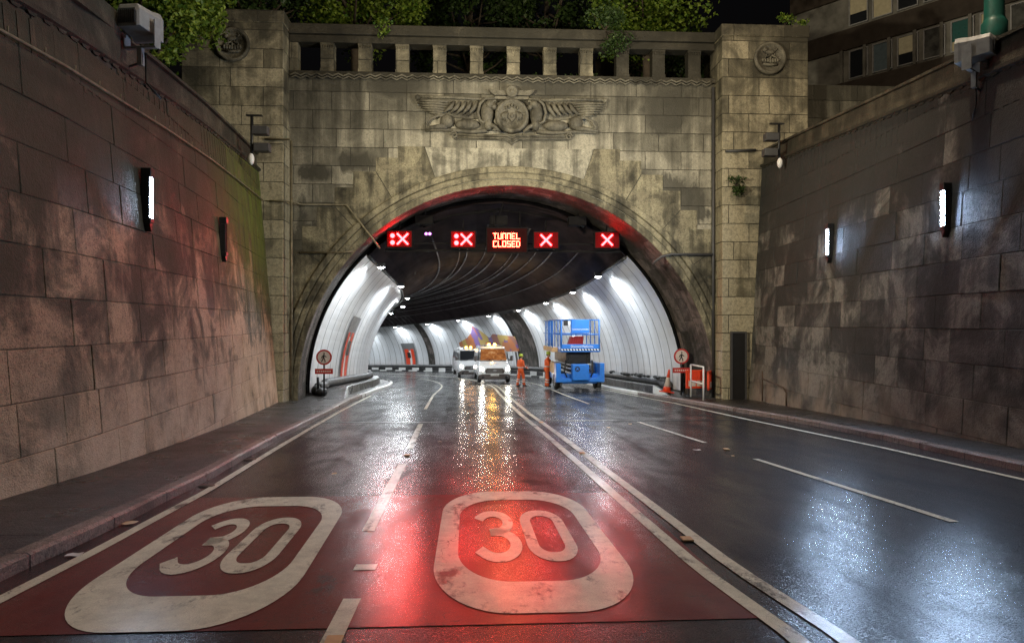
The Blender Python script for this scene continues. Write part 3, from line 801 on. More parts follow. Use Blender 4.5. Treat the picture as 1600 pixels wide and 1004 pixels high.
# ---------------------------------------------------------------- tunnel
tun = empty("tunnel", (0, 27, -1.35)); tag(tun, "white panelled road tunnel bending left behind the portal arch", "tunnel")
def tbuild(b, name, mats, **kw):
    o = b.build(name, mats, None, **kw); o.parent = tun; o.matrix_parent_inverse = Matrix.Translation(-Vector(tun.location)); return o
def ring(s, phi, r): return T(s, r * cos(phi), CH + r * sin(phi))
PH0 = asin((.30 - CH) / CR); PH1 = asin((5.72 - CH) / CR)
SEND = 122
def lining(side):
    b = MB(); s = 27.06; w = 1.2; g = .03
    while s < SEND:
        skip = side > 0 and 56.2 < s < 60.0 or side > 0 and 79.5 < s < 80.9
        if skip and b.bm.verts: tbuild(b, "wall_panels", M['panel'], fix=False); b = MB()
        if not skip:
            P, U = [], []
            for ss in (s + g, s + w / 2, s + w - g):
                ph = [PH0 + (PH1 - PH0) * i / 14 for i in range(15)]
                if side < 0: ph = [pi - p for p in ph]
                P.append([ring(ss, p, CR - .02) for p in ph]); U.append([(ss, .3 + (PH1 - PH0) * CR * i / 14) for i in range(15)])
            b.grid(P, U)
        s += w
    tbuild(b, "wall_panels", M['panel'], fix=False)
lining(-1); lining(1)
# backing ring behind the panels
b = MB(); P = []
for s in srange(27.0, SEND, 1.0): P.append([ring(s, -.25 + (pi + .5) * i / 48, CR + .06) for i in range(49)])
b.grid(P); tbuild(b, "lining_ring", M['black'], fix=False)
# corrugated sooty ceiling
b = MB(); P = []
s = 27.0; k = 0
while s < SEND:
    r = CR - .02 + (.06 if k % 2 else -.08)
    P.append([ring(s, PH1 + (pi - 2 * PH1) * i / 40, r + .012 * sin(i * 1.7)) for i in range(41)])
    s += .26 if s < 80 else .5; k += 1
b.grid(P); o = tbuild(b, "ceiling", M['ceiling'], fix=False)
# added tubes imitating the bright reflection streaks along the crown
for i, ph in enumerate((58, 66, 71, 77, 80, 88, 93, 101, 104, 113)):
    b = MB(); rr = CR - .17 - .03 * (i % 3)
    b.tube([ring(s, radians(ph + .6 * sin(s * .13 + i)), rr) for s in srange(31 + (i % 3), 100, 1.5)], .028 + .012 * (i % 2), 6)
    tbuild(b, "ceiling_streak", M['cable'])
# ceiling edge trays that carry the lamps
for side in (-1, 1):
    b = MB()
    pts = [ring(s, PH1 if side > 0 else pi - PH1, CR - .10) for s in srange(27.2, SEND, 1.0)]
    b.tube(pts, .07, 6); tbuild(b, "cable_tray", M['darkgrey'])
# brown masonry bay and the thin brown rib on the right-hand side
for s0, s1 in ((56.2, 60.0), (79.6, 80.9)):
    b = MB(); P, U = [], []
    for s in srange(s0, s1, .6):
        P.append([ring(s, PH0 - .05 + (PH1 - PH0) * i / 14, CR - .05) for i in range(15)]); U.append([(s, .5 * i) for i in range(15)])
    b.grid(P, U); tbuild(b, "masonry_bay", M['reveal'], fix=False)
# mural
def mural_mat():
    k = NT("painted mural"); uv = k.uv()
    v = k.n("TexVoronoi", distance='CHEBYCHEV', i_Vector=uv, i_Scale=.8, i_Randomness=1.0)
    r = k.n("SeparateColor", i_0=v.outputs["Color"]).outputs[0]
    c = k.ramp(r, [(0, (.20, .13, .36)), (.22, (.55, .20, .08)), (.42, (.25, .16, .38)), (.6, (.58, .42, .14)), (.78, (.40, .18, .14)), (.93, (.42, .44, .40))])
    for n in k.t.nodes:
        if n.type == 'VALTORGB': n.color_ramp.interpolation = 'CONSTANT'
    k.set(Base_Color=c, Roughness=.4); return k.m
b = MB(); mm = mural_mat()
def mtop(s): return interp([(60.4, 3.5), (63, 3.7), (65, 3.9), (66, 3.5), (67.5, 4.4), (68.6, 4.9), (69.6, 4.2), (71, 3.7), (73.4, 3.2)], s)
P, U = [], []
for s in srange(60.2, 73.4, .35):
    h1 = mtop(s); row, ur = [], []
    for i in range(7):
        h = 2.15 + (h1 - 2.15) * i / 6; row.append(ring(s, asin((h - CH) / CR), CR - .035)); ur.append((s, h))
    P.append(row); U.append(ur)
b.grid(P, U); tbuild(b, "mural", mm, fix=False)
for s in (60.9, 63.5, 66.0, 68.2, 71, 74):
    b = MB(); P = [[ring(ss, asin((h - CH) / CR), CR - .033) for h in (.75, 1.5, 2.1)] for ss in (s, s + .45)]; b.grid(P)
    tbuild(b, "painted_stripe", M['bumper'], fix=False)
# emergency niches with orange doors
def niche(s, side, w, h, label):
    e = empty("emergency_door", T(s, side * 7.0, .42)); tag(e, label, "door")
    def build(b, name, mat):
        o = b.build(name, mat, None, fix=False); o.parent = e; o.matrix_parent_inverse = Matrix.Translation(-Vector(e.location)); return o
    ph = lambda hh: asin((hh - CH) / CR) if side > 0 else pi - asin((hh - CH) / CR)
    def patch(s0, s1, h0, h1, d):
        b = MB(); b.grid([[ring(ss, ph(h0 + (h1 - h0) * i / 5), CR - d) for i in range(6)] for ss in (s0, (s0 + s1) / 2, s1)]); return b
    build(patch(s - w * .72, s + w * .72, .42, h + .75, .045), "door_surround", M['grey'])
    build(patch(s - w * .5, s - w * .18, .44, h, .075), "door_panel", M['orange_pl'])
    build(patch(s + w * .06, s + w * .5, .44, h, .075), "door_panel", M['orange_pl'])
    build(patch(s - w * .16, s + w * .04, .44, h - .2, .07), "white_stripe", M['white'])
    build(patch(s - .2, s + .5, h - 1.1, h - .4, .10), "telephone_cabinet", M['black'])
    return e
niche(33.6, -1, 1.5, 2.9, "red and white emergency door in the left tunnel wall near the entrance")
niche(85, 1, 2.0, 2.7, "orange emergency door deep in the tunnel behind the vans")

# ---------------------------------------------------------------- tunnel lamps
LAMPC = (.90, .96, 1.0)
def tunnel_lamp_meshes():
    e = empty("tunnel_lamp")
    b = MB(); b.box(-.16, .16, -.13, .13, -.08, .10); b.build("housing", M['darkgrey'], e, bevel=.02)
    b = MB(); b.box(-.13, .13, -.10, .10, -.10, -.083); b.ell((0, 0, -.10), (.11, .09, .05)); b.build("lens", M['tun_lamp'], e)
    return e
LP = None
ORD = ["nearest", "second", "third", "fourth", "fifth", "sixth", "seventh", "eighth", "ninth", "tenth", "eleventh", "twelfth"]
for side, ss in ((1, [31.6, 39.2, 46.8, 54.2, 61.8, 69.4, 77, 84.6, 92.2, 99.8, 107.4]), (-1, [28.6, 36.2, 43.6, 51, 58.6, 66, 73.6, 81.2, 88.8, 96.4])):
    for i, s in enumerate(ss):
        e = tunnel_lamp_meshes() if LP is None else copy_tree(LP)
        if LP is None: LP = e
        ph = PH1 + .015 if side > 0 else pi - PH1 - .015
        p = ring(s, ph, CR - .42); e.location = p; e.rotation_euler = (0, 0, heading(s))
        tag(e, "white tunnel lamp over the %s wall panels, %s from the entrance" % ("right" if side > 0 else "left", ORD[i]), "lamp", "lamps along the tunnel ceiling edge")
        aim = ring(s, PH0 + .25 if side > 0 else pi - PH0 - .25, CR - .2)
        q = p + Vector((0, 0, -.17)); aim = q + (Vector(aim) - q).normalized() * .35 + Vector((0, 0, -1))
        light('SPOT', "tunnel_lamp_light", q, 440 if side > 0 else 400, LAMPC, None, aim, .26, radians(178), .35)
# extra lamp light deep in the bend comes from the same fittings (s > 80)

# ---------------------------------------------------------------- lane signals
FONT = {'T': ["11111", "00100", "00100", "00100", "00100", "00100", "00100"], 'U': ["10001"] * 6 + ["11111"], 'N': ["11111"] + ["10001"] * 6,
        'E': ["11111", "10000", "10000", "11110", "10000", "10000", "11111"], 'L': ["10000"] * 6 + ["11111"], 'C': ["11111", "10000", "10000", "10000", "10000", "10000", "11111"],
        'O': ["11111"] + ["10001"] * 5 + ["11111"], 'S': ["11111", "10000", "10000", "11111", "00001", "00001", "11111"], 'D': ["11110", "10001", "10001", "10001", "10001", "10001", "11110"]}
SY = 26.25
def red_glow(x, z, e, w, col=(1, .06, .05)):
    # led signals throw a narrow beam down the road
    light('POINT', "signal_spill", (x, SY - .42, z), w * .45, col, None, None, .15)
    light('SPOT', "signal_beam", (x, SY - .10, z), w * (620 if x < -3 else 200), col, None, (-6.0, 10, 1.6) if x < -3 else (x * .95 - .3, 4, .3), .32, radians(52), .9)
def signal(x, z, dots, label):
    e = empty("lane_signal", (x, SY, z - .38)); tag(e, label, "traffic signal", "red lane signals under the arch")
    zc = .38
    b = MB(); b.box(-.5, .5, 0, .22, zc - .34, zc + .34); b.build("housing", M['soot'], e, bevel=.02)
    b = MB(); b.box(-.46, .46, -.015, -.002, zc - .3, zc + .3); b.build("face", M['led_panel'], e)
    ox = .12 if dots else 0
    b = MB()
    for a in (1, -1):
        for k in range(9):
            t = -1 + k / 4; b.lathe([(.043, 0), (.043, .014), (.02, .024)], 10, (ox + t * .185, -.015, zc + a * t * .185), Matrix.Rotation(radians(90), 3, 'X'))
            b.box(ox + t * .185 - .03, ox + t * .185 + .03, -.028, -.015, zc + a * t * .185 - .03, zc + a * t * .185 + .03)
    b.build("red_cross", M['led'], e)
    if dots:
        for dz in (.12, -.14):
            b = MB(); b.lathe([(.085, 0), (.085, .02), (.05, .05)], 16, (-.26, -.015, zc + dz), Matrix.Rotation(radians(90), 3, 'X')); b.build("red_lamp", M['led'], e)
    b = MB(); b.tube([(0, .12, zc + .34), (0, .12, zc + .75)], .03, 6); b.build("hanger", M['soot'], e)
    red_glow(x, z, e, .7)
signal(-3.80, 4.87, True, "red cross lane signal with two dots, far left under the arch")
signal(-1.37, 4.87, True, "red cross lane signal with two dots, left of the message sign")
signal(1.82, 4.86, False, "red cross lane signal without dots, just right of the message sign")
signal(4.20, 4.88, False, "red cross lane signal without dots, far right under the arch")
e = empty("message_sign", (.31, SY, 4.35)); tag(e, "lit red message sign reading TUNNEL CLOSED hung mid arch", "sign")
b = MB(); b.box(-.80, .80, 0, .3, .0, 1.0); b.build("housing", M['soot'], e, bevel=.02)
b = MB(); b.box(-.76, .76, -.015, -.002, .05, .95); b.build("face", M['msg_face'], e)
px = .0295
for ln, (word, z0) in enumerate((("TUNNEL", .755), ("CLOSED", .455))):
    for ci, ch in enumerate(word):
        b = MB()
        for r, row in enumerate(FONT[ch]):
            for c, v in enumerate(row):
                if v == '1':
                    x = -.52 + ci * .178 + c * px; z = z0 - r * .034
                    b.box(x - .014, x + .014, -.03, -.014, z - .016, z + .016)
        b.build("red_letter", M['led_w'], e)
for x in (-.5, .5):
    b = MB(); b.tube([(x, .15, 1.0), (x, .15, 1.6)], .03, 6); b.build("hanger", M['soot'], e)
red_glow(.31, 4.87, e, 1.1, (1, .13, .06))
g = empty("signal_gantry", (0.2, 26.5, 4.5)); tag(g, "dark steel gantry beam crossing the arch behind the red signals", "gantry")
b = MB(); b.box(-4.6, 4.6, .12, .22, -.06, .02); b.box(-4.5, 4.5, .12, .2, .24, .28)
b.build("beam", M['soot'], g)
for x in (-3.1, -.2, 2.9):
    b = MB(); b.box(x - .35, x + .35, 0.1, .6, 1.0, 1.35); b.tube([(x, .3, 1.3), (x + .2, .3, 1.9)], .03, 6)
    b.build("equipment_box", M['soot'], g, bevel=.02)
b = MB(); b.tube([(-3.2, 1, 1.0), (-2, 1.1, 1.5), (0, 1.3, 1.75), (2, 1.1, 1.5), (3.2, 1, 1.0)], .035, 6); b.tube([(-3.3, .5, .95), (-2, .5, 1.42), (0, .5, 1.7)], .025, 6); b.build("cables", M['soot'], g)
v = empty("camera_lamp", (-2.72, 26.3, 5.08)); tag(v, "small violet lamp between the two left lane signals", "lamp")
b = MB(); b.box(-.16, .16, 0, .25, -.1, .1); b.build("housing", M['soot'], v, bevel=.02)
b = MB()
for x in (-.07, .07): b.lathe([(.055, 0), (.05, .02), (.02, .03)], 12, (x, -.002, 0), Matrix.Rotation(radians(90), 3, 'X'))
b.build("lens", M['purple'], v)

# ---------------------------------------------------------------- wall lamps
def wall_lamp(X, y, z, side, lit, label, hgt=1.0):
    e = empty("wall_lamp", (X(y, z), y, z)); tag(e, label, "lamp", "slim black lamps on the side walls")
    s = -side                                    # direction out of the wall
    b = MB(); b.box(min(0, s * .05), max(0, s * .05), -.07, .07, -.46, .52)
    b.box(min(s * .04, s * .147), max(s * .04, s * .147), -.066, .066, -.33, .36); b.box(min(s * .04, s * .17), max(s * .04, s * .17), -.07, .07, .36, .52); b.box(min(s * .04, s * .17), max(s * .04, s * .17), -.07, .07, -.42, -.33)
    b.build("housing", M['black'], e, bevel=.012)
    b = MB(); b.prism([(-.06, -.42), (.06, -.42), (0, -.56)], .02, .15, lambda u, v, d: (s * d, u, v)); b.build("tail_bracket", M['black'], e)
    b = MB(); b.face([(s * .150, -.055, -.325), (s * .150, .055, -.325), (s * .150, .055, .355), (s * .150, -.055, .355)]); b.build("diffuser", (M['lamp'] if side > 0 else M['lamp_left']) if lit else M['soot'], e)
wall_lamp(XL, 12.0, 3.78, -1, True, "lit slim lamp on the brown left wall")
wall_lamp(XL, 16.9, 3.70, -1, False, "unlit slim black lamp on the left wall near the portal")
wall_lamp(XR, 13.1, 3.92, 1, True, "lit slim lamp on the dark right wall, the nearer and larger one")
wall_lamp(XR, 18.2, 3.86, 1, True, "lit slim lamp on the dark right wall, the farther and smaller one")

# ---------------------------------------------------------------- floodlights, brackets, posts
def floodlight(loc, rz, label, aim, energy, color):
    e = empty("floodlight", loc, rz); e.scale = (.82, .82, .82); tag(e, label, "floodlight", "grey floodlights on the wall tops")
    # local -Y is the vented back, +Y the glass
    b = MB()
    prof = [(-.42, -.06, .20, .20), (-.38, .0, .24, .24), (.05, .0, .26, .27), (.22, -.02, .30, .32), (.30, -.02, .30, .32)]
    P = []
    for y, z, w, h in prof: P.append([(-w, y, z - h * .8), (w, y, z - h * .8), (w * 1.0, y, z + h * .6), (w * .8, y, z + h), (-w * .8, y, z + h), (-w, y, z + h * .6), (-w, y, z - h * .8)])
    b.grid(P); b.face([tuple(q) for q in P[0][:-1]]); b.face([tuple(q) for q in P[-1][:-1]])
    b.build("body", M['housing'], e, bevel=.015)
    b = MB()
    for k in range(9): b.box(-.17 + k * .042, -.155 + k * .042, -.45, -.40, -.16, .10)
    b.build("grille", M['darkgrey'], e)
    b = MB(); b.box(-.26, .26, .302, .31, -.24, .26); b.build("glass", M['glass'], e)
    b = MB()
    for x in (-.33, .33): b.box(x - .012, x + .012, -.06, .14, -.48, .06)
    b.box(-.34, .34, -.03, .06, -.5, -.46); b.box(-.05, .05, -.05, .05, -.85, -.5)
    b.build("yoke", M['housing'], e)
    b = MB(); b.tube([(0, 0, -.8), (-.35 if rz < 0 else .35, -.1, -.95), (-.4 if rz < 0 else .4, -.1, -1.3)], .03, 6); b.tube([(.1, 0, -.6), (.12, 0, -1.2), (.35, .15, -1.5)], .02, 6)
    b.build("bracket", M['black'], e)
    d = (Vector(aim) - Vector(loc)).normalized()
    light('SPOT', "floodlight_beam", Vector(loc) + d * .5, energy, color, None, aim, .2, radians(95), .8)
WARM = (1.0, .88, .64)
floodlight((-6.5, 11.75, 6.66), radians(-9), "grey floodlight with a vented back on top of the left wall", (6.2, 25, 7.5), 4000, WARM)
floodlight((8.42, 12.3, 6.75), radians(35), "grey floodlight on top of the right wall beside the green post", (-2.6, 25, 7.0), 2500, WARM)
def camera_bracket(loc, side, label):
    e = empty("bracket_light", loc); tag(e, label, "light fitting")
    b = MB(); b.tube([(0, 0, -.6), (0, 0, .75)], .045, 8); b.box(-.16 if side < 0 else -.3, .3 if side < 0 else .16, -.05, .05, .72, .76); b.build("bracket", M['black'], e)
    s = 1 if side < 0 else -1
    for h, d in ((.3, .25), (-.2, .3)):
        b = MB(); b.box(s * d - .22, s * d + .22, -.12, .16, h - .12, h + .12); b.tube([(0, 0, h - .05), (s * .3, 0, h - .05)], .03, 6)
        b.build("lamp_head", M['darkgrey'], e, bevel=.03)
    b = MB(); b.ell((0, -.06, -.55), (.09, .09, .17)); b.build("white_dome", M['white'], e)
camera_bracket((-7.45, 20.4, 7.0), -1, "black bracket with two small lamp heads on the left wall's top end")
camera_bracket((9.0, 21.8, 7.42), 1, "dark bracket with lamp head on the right wall's far end")
def lamp_post(x, y, z, label, lit):
    e = empty("street_lamp", (x, y, z)); tag(e, label, "street lamp")
    b = MB(); b.lathe([(.22, -.6), (.22, .5), (.19, .55), (.17, .62), (.16, 2.2), (.12, 2.3), (.09, 7.5), (.06, 7.6)], 16); b.build("post", M['green_post'], e)
    s = 1 if x < 0 else -1
    b = MB(); b.tube([(0, 0, 7.4), (s * .5, 0, 7.75), (s * 1.6, 0, 7.85)], .05, 8); b.build("arm", M['green_post'], e)
    b = MB(); b.box(min(s * 1.4, s * 2.2), max(s * 1.4, s * 2.2), -.16, .16, 7.78, 7.92); b.build("lantern", M['housing'], e, bevel=.04)
    b = MB(); b.box(min(s * 1.55, s * 2.1), max(s * 1.55, s * 2.1), -.12, .12, 7.755, 7.777); b.build("lantern_lens", M['tun_lamp'] if lit else M['soot'], e)
    if lit: light('POINT', "street_lamp_light", (x + s * 1.85, y, z + 7.45), lit, (1.0, .80, .56), None, None, .25)
lamp_post(-7.1, 11.3, 6.45, "green street lamp post standing behind the left wall", 380)
lamp_post(9.05, 12.6, 6.9, "green street lamp post standing behind the right wall", 1350)

# ---------------------------------------------------------------- conduits
def thing_mesh(b, name, mat, label, cat, group=None, bevel=0):
    o = b.build(name, mat, None, bevel=bevel); return tag(o, label, cat, group)
b = MB(); P = []
zc = lambda y: 4.63 + .0535 * y
ys = srange(-6, 24.1, .5)
b.tube([(XL(y, zc(y)) + .06, y, zc(y)) for y in ys], .022, 6)
y = -6
while y < 24: b.tube([(XL(y, zc(y)) + .06, y, zc(y) - .03), (XL(y, zc(y)) + .07, y, zc(y) + .09)], .010, 5); y += .72
thing_mesh(b, "wall_cable", M['conduit'], "thin cable on clips running along the left wall", "cable")
b = MB(); yq = FY - .05
b.tube([(-7.30, PF - .06, 8.0), (-7.30, PF - .06, -1.0)], .045, 8)
b.tube([(-8.2, PF - .06, 8.05), (-7.35, PF - .06, 8.05), (-7.3, PF - .06, 7.9)], .04, 8)
b.tube([(-8.05, PF - .06, 5.9), (-7.3, PF - .06, 5.9), (-7.15, FY - .06, 5.92), (-5.55, FY - .06, 5.92), (-4.6, FY - .16, 4.7), (-4.35, FY - .16, 4.35)], .035, 8)
b.tube([(-7.2, FY - .06, 4.2), (-5.7, FY - .12, 4.2), (-5.3, FY - .14, 4.25)], .035, 8)
thing_mesh(b, "conduit", M['conduit'], "grey conduit pipes climbing the left side of the portal", "pipe")
b = MB()
b.tube([(7.92, FY - .07, 10.4), (7.92, FY - .07, -1.1)], .06, 8)
b.tube([(7.9, FY - .09, 4.2), (6.3, FY - .16, 4.2), (5.9, FY - .2, 4.1), (5.6, FY - .2, 3.85)], .05, 8)
b.tube([(8.1, PF - .06, 7.85), (9.2, PF - .06, 7.9)], .05, 8)
thing_mesh(b, "conduit", M['darkgrey'], "dark pipe running down the right side of the portal", "pipe")
# dark doorway in the right wall's end
e = empty("side_door", (8.62, 24.16, -1.1)); tag(e, "narrow dark doorway in the corner where the right wall meets the portal", "door")
b = MB(); b.box(-.30, .16, -.08, 0, .0, 2.4); b.build("door_leaf", M['black'], e)
b = MB(); b.box(-.36, -.30, -.11, 0, .0, 2.46); b.box(.16, .22, -.11, 0, .0, 2.46); b.box(-.30, .16, -.11, 0, 2.40, 2.46); b.build("frame", M['darkgrey'], e)
# small stand pipe by the wall
b = MB(); b.tube([(8.7, 22.4, -.95), (8.7, 22.4, .05)], .025, 6); b.tube([(8.7, 22.4, -.2), (8.68, 20.8, -.35), (8.68, 20.6, -.5), (8.68, 20.6, -.9)], .025, 6)
thing_mesh(b, "stand_pipe", M['rust'], "thin rusty pipe along the foot of the right wall", "pipe")

# ---------------------------------------------------------------- trees
def leaves(b, c, R, n, size, seed, squash=.8):
    rnd = random.Random(seed)
    for _ in range(n):
        while True:
            v = Vector((rnd.uniform(-1, 1), rnd.uniform(-1, 1), rnd.uniform(-1, 1)))
            if .35 < v.length < 1: break
        p = Vector(c) + Vector((v.x * R, v.y * R, v.z * R * squash))
        d = Vector((rnd.gauss(0, 1), rnd.gauss(0, 1), rnd.gauss(0, .6) - .4)).normalized()
        q = d.cross(Vector((rnd.gauss(0, 1), rnd.gauss(0, 1), rnd.gauss(0, 1)))).normalized()
        s = size * rnd.uniform(.6, 1.3); w = s * .36
        fold = d.cross(q) * s * .10
        a = b.bm.verts.new(p); t = b.bm.verts.new(p + d * s); m1 = p + d * s * .45
        l = b.bm.verts.new(m1 + q * w + fold); r = b.bm.verts.new(m1 - q * w + fold)
        b.bm.faces.new((a, l, t)); b.bm.faces.new((a, t, r))
def tree(x, y, z, hc, R, clumps, per, size, mat, label, seed, lean=0, cr=.95):
    rnd = random.Random(seed)
    e = empty("tree", (x, y, z)); tag(e, label, "tree", "trees above the tunnel portal")
    b = MB()
    b.tube([(0, 0, -.3), (.1, .05, hc * .4), (lean * .4, .1, hc * .8), (lean, 0, hc + R * .6)], [.26, .2, .15, .04], 9)
    cs = []
    for i in range(clumps):
        while True:
            v = Vector((rnd.uniform(-1, 1), rnd.uniform(-1, 1), rnd.uniform(-1, 1)))
            if .3 < v.length < 1: break
        c = Vector((lean + v.x * R, v.y * R, hc + v.z * R * .85)); cs.append(c)
        if i % 2 == 0:
            s0 = Vector((lean * .5, .05, hc * rnd.uniform(.55, .95))); mid = (s0 + c) / 2 + Vector((0, 0, -.2))
            b.tube([s0, mid, c], [.07, .045, .015], 5)
    b.build("trunk", M['bark'], e)
    b = MB()
    for i, c in enumerate(cs): leaves(b, c, rnd.uniform(.6, 1.15) * cr, int(per * rnd.uniform(.5, 1.4)), size, seed * 100 + i)
    b.build("crown", mat, e, fix=False)
    return e
tree(-10.6, 20.4, 4.2, 7.3, 2.2, 60, 330, .16, M['leaf'], "bright leafy tree leaning over the left wall", 3, 0)
tree(-6.0, 28.8, 9.9, 5.6, 2.7, 54, 300, .17, M['leaf'], "bright green tree behind the left end of the parapet", 5)
tree(-1.2, 36, 9.9, 8.0, 3.6, 50, 200, .22, M['leaf_dark'], "dark tree behind the middle of the parapet", 8)
tree(2.6, 33.5, 9.9, 7.6, 2.8, 34, 170, .20, M['leaf_dark'], "dark tree behind the parapet, right of its middle", 9)
tree(6.3, 28.6, 9.9, 5.5, 2.6, 54, 300, .17, M['leaf'], "bright green tree behind the right end of the parapet", 13)
tree(-9.6, 27.4, 9.9, 4.9, 2.5, 40, 220, .18, M['leaf_dark'], "dark tree behind the left pylon", 21)
tree(10.5, 40, 9.9, 7.5, 2.8, 26, 150, .22, M['leaf_dark'], "dark tree far behind the right pylon", 22)
def shrub(x, y, z, R, n, size, label, mat, seed, droop=0, name="shrub"):
    e = empty(name, (x, y, z)); tag(e, label, "plant")
    b = MB(); rnd = random.Random(seed)
    tips = []
    for i in range(9):
        a = rnd.uniform(0, 2 * pi); t = Vector((cos(a) * R * rnd.uniform(.3, 1), -abs(sin(a)) * R * .6, R * rnd.uniform(.3, 1.1) * (1 if rnd.random() > droop else -1))); tips.append(t)
        b.tube([(0, 0, 0), t * .5 + Vector((0, 0, .05)), t], [.02, .014, .005], 5)
    b.build("stems", M['bark'], e)
    b = MB()
    for i, t in enumerate(tips): leaves(b, t * .8, R * .5, n // 9, size, seed * 50 + i)
    b.build("foliage", mat, e, fix=False)
shrub(3.85, FY - .12, 12.42, .85, 1500, .11, "bushy shrub growing over the parapet lintel", M['leaf_dark'], 31, .45)
shrub(-4.25, FY - .17, 12.25, .3, 160, .10, "little fern sprouting from the lintel's left half", M['leaf'], 32, .5, "fern")
shrub(10.3, PF - .02, 12.46, .32, 200, .10, "small fern on top of the right pylon", M['leaf'], 33, 0, "fern")
shrub(11.0, PF + .1, 12.46, .22, 110, .08, "tiny tuft at the right pylon's outer corner", M['leaf'], 34, 0, "fern")
shrub(8.45, PF - .1, 6.6, .32, 260, .10, "ivy tuft hanging in the corner of the right wall", M['leaf_dark'], 35, .6)
b = MB()
for i in range(70): leaves(b, (random.uniform(-7.2, 7.6), 25.75 + random.uniform(-.1, .5), 10.75 + random.uniform(-.1, .25)), .22, 26, .10, 900 + i)
o = b.build("ground_cover", M['leaf_dark'], fix=False); o['kind'] = 'stuff'; tag(o, "low weeds growing behind the parapet piers", "weeds")

# ---------------------------------------------------------------- office building
bd = Vector((-.623, .783, 0)); bn = Vector((-.783, -.623, 0))     # along the front, out of the front
B0 = Vector((23.2, 28.8, 0))
off = empty("office_building", B0 + Vector((0, 0, 4.6))); tag(off, "dark concrete office block with rows of windows above the right wall", "building")
def BT(k, z, d): q = B0 + bd * k + bn * d; return (q.x, q.y, z)
def obuild(b, name, mat, bevel=0):
    o = b.build(name, mat, None, bevel=bevel); o.parent = off; o.matrix_parent_inverse = Matrix.Translation(-Vector(off.location)); return o
M['conc'] = plain("stained concrete", (.24, .23, .20), .85, var=.65, scale=1.3)
M['brownband'] = plain("brown cladding", (.05, .036, .025), .7, var=.4, scale=2)
b = MB(); b.prism([(-14, 4.6), (10.6, 4.6), (10.6, 24), (-14, 24)], -12, -.1, BT); obuild(b, "wall", M['conc'])
b = MB(); b.prism([(10.62, 4.6), (26, 4.6), (26, 21.2), (10.62, 18.2)], -12, -1.2, BT); obuild(b, "wing_wall", M['brownband'])
for z0, z1 in ((13.2, 14.25), (15.93, 17.0), (10.5, 11.5), (18.7, 19.75)):
    b = MB(); b.prism([(-14, z0), (10.6, z0), (10.6, z1), (-14, z1)], -.1, .06, BT); obuild(b, "cladding_band", M['brownband'])
wm = {'cream': plain("cream blind", (.42, .36, .22), .8, emit=(.5, .42, .25), es=.035), 'teal': plain("teal pane", (.03, .12, .11), .3), 'dark': M['glass'], 'blue': plain("dim blue curtain", (.12, .17, .20), .5),
      'streak': plain("streaky pane", (.13, .13, .12), .3, var=.9, scale=3)}
seq = ['dark', 'blue', 'half', 'streak', 'halfteal', 'cream', 'streak', 'cream', 'dark', 'blue', 'half', 'dark']
for row, zb in enumerate((14.36, 11.65, 17.12)):
    for i, kind in enumerate(seq):
        k1 = 7.4 - i * 1.16
        if k1 < -6: break
        k0 = k1 - .84; kd = kind if row == 0 else seq[(i * 3 + row) % 9]
        fr = MB(); z0, z1 = zb, zb + 1.46
        for (a, c, d, e2) in ((k0 - .05, k0, z0, z1), (k1, k1 + .05, z0, z1), (k0, k1, z0, z0 + .05), (k0, k1, z1 - .05, z1)): fr.prism([(a, d), (c, d), (c, e2), (a, e2)], -.09, .03, BT)
        w = obuild(fr, "window", M['housing'])
        def pane(d, e2, mt):
            q = MB(); q.prism([(k0, d), (k1, d), (k1, e2), (k0, e2)], -.09, -.05, BT); o = q.build("pane", mt); o.parent = w
            pass
        if kd == 'half': pane(z0 + .05, z0 + .6, wm['dark']); pane(z0 + .6, z1 - .05, wm['cream'])
        elif kd == 'halfteal': pane(z0 + .05, z0 + .5, wm['cream']); pane(z0 + .5, z1 - .05, wm['teal'])
        else: pane(z0 + .05, z1 - .05, wm[kd])
b = MB()
for i in range(13):
    k = 8.7 - i * 1.16 - .95
    b.prism([(k, 14.26), (k + .14, 14.26), (k + .14, 15.92), (k, 15.92)], -.1, .1, BT)
obuild(b, "mullions", M['conc'])

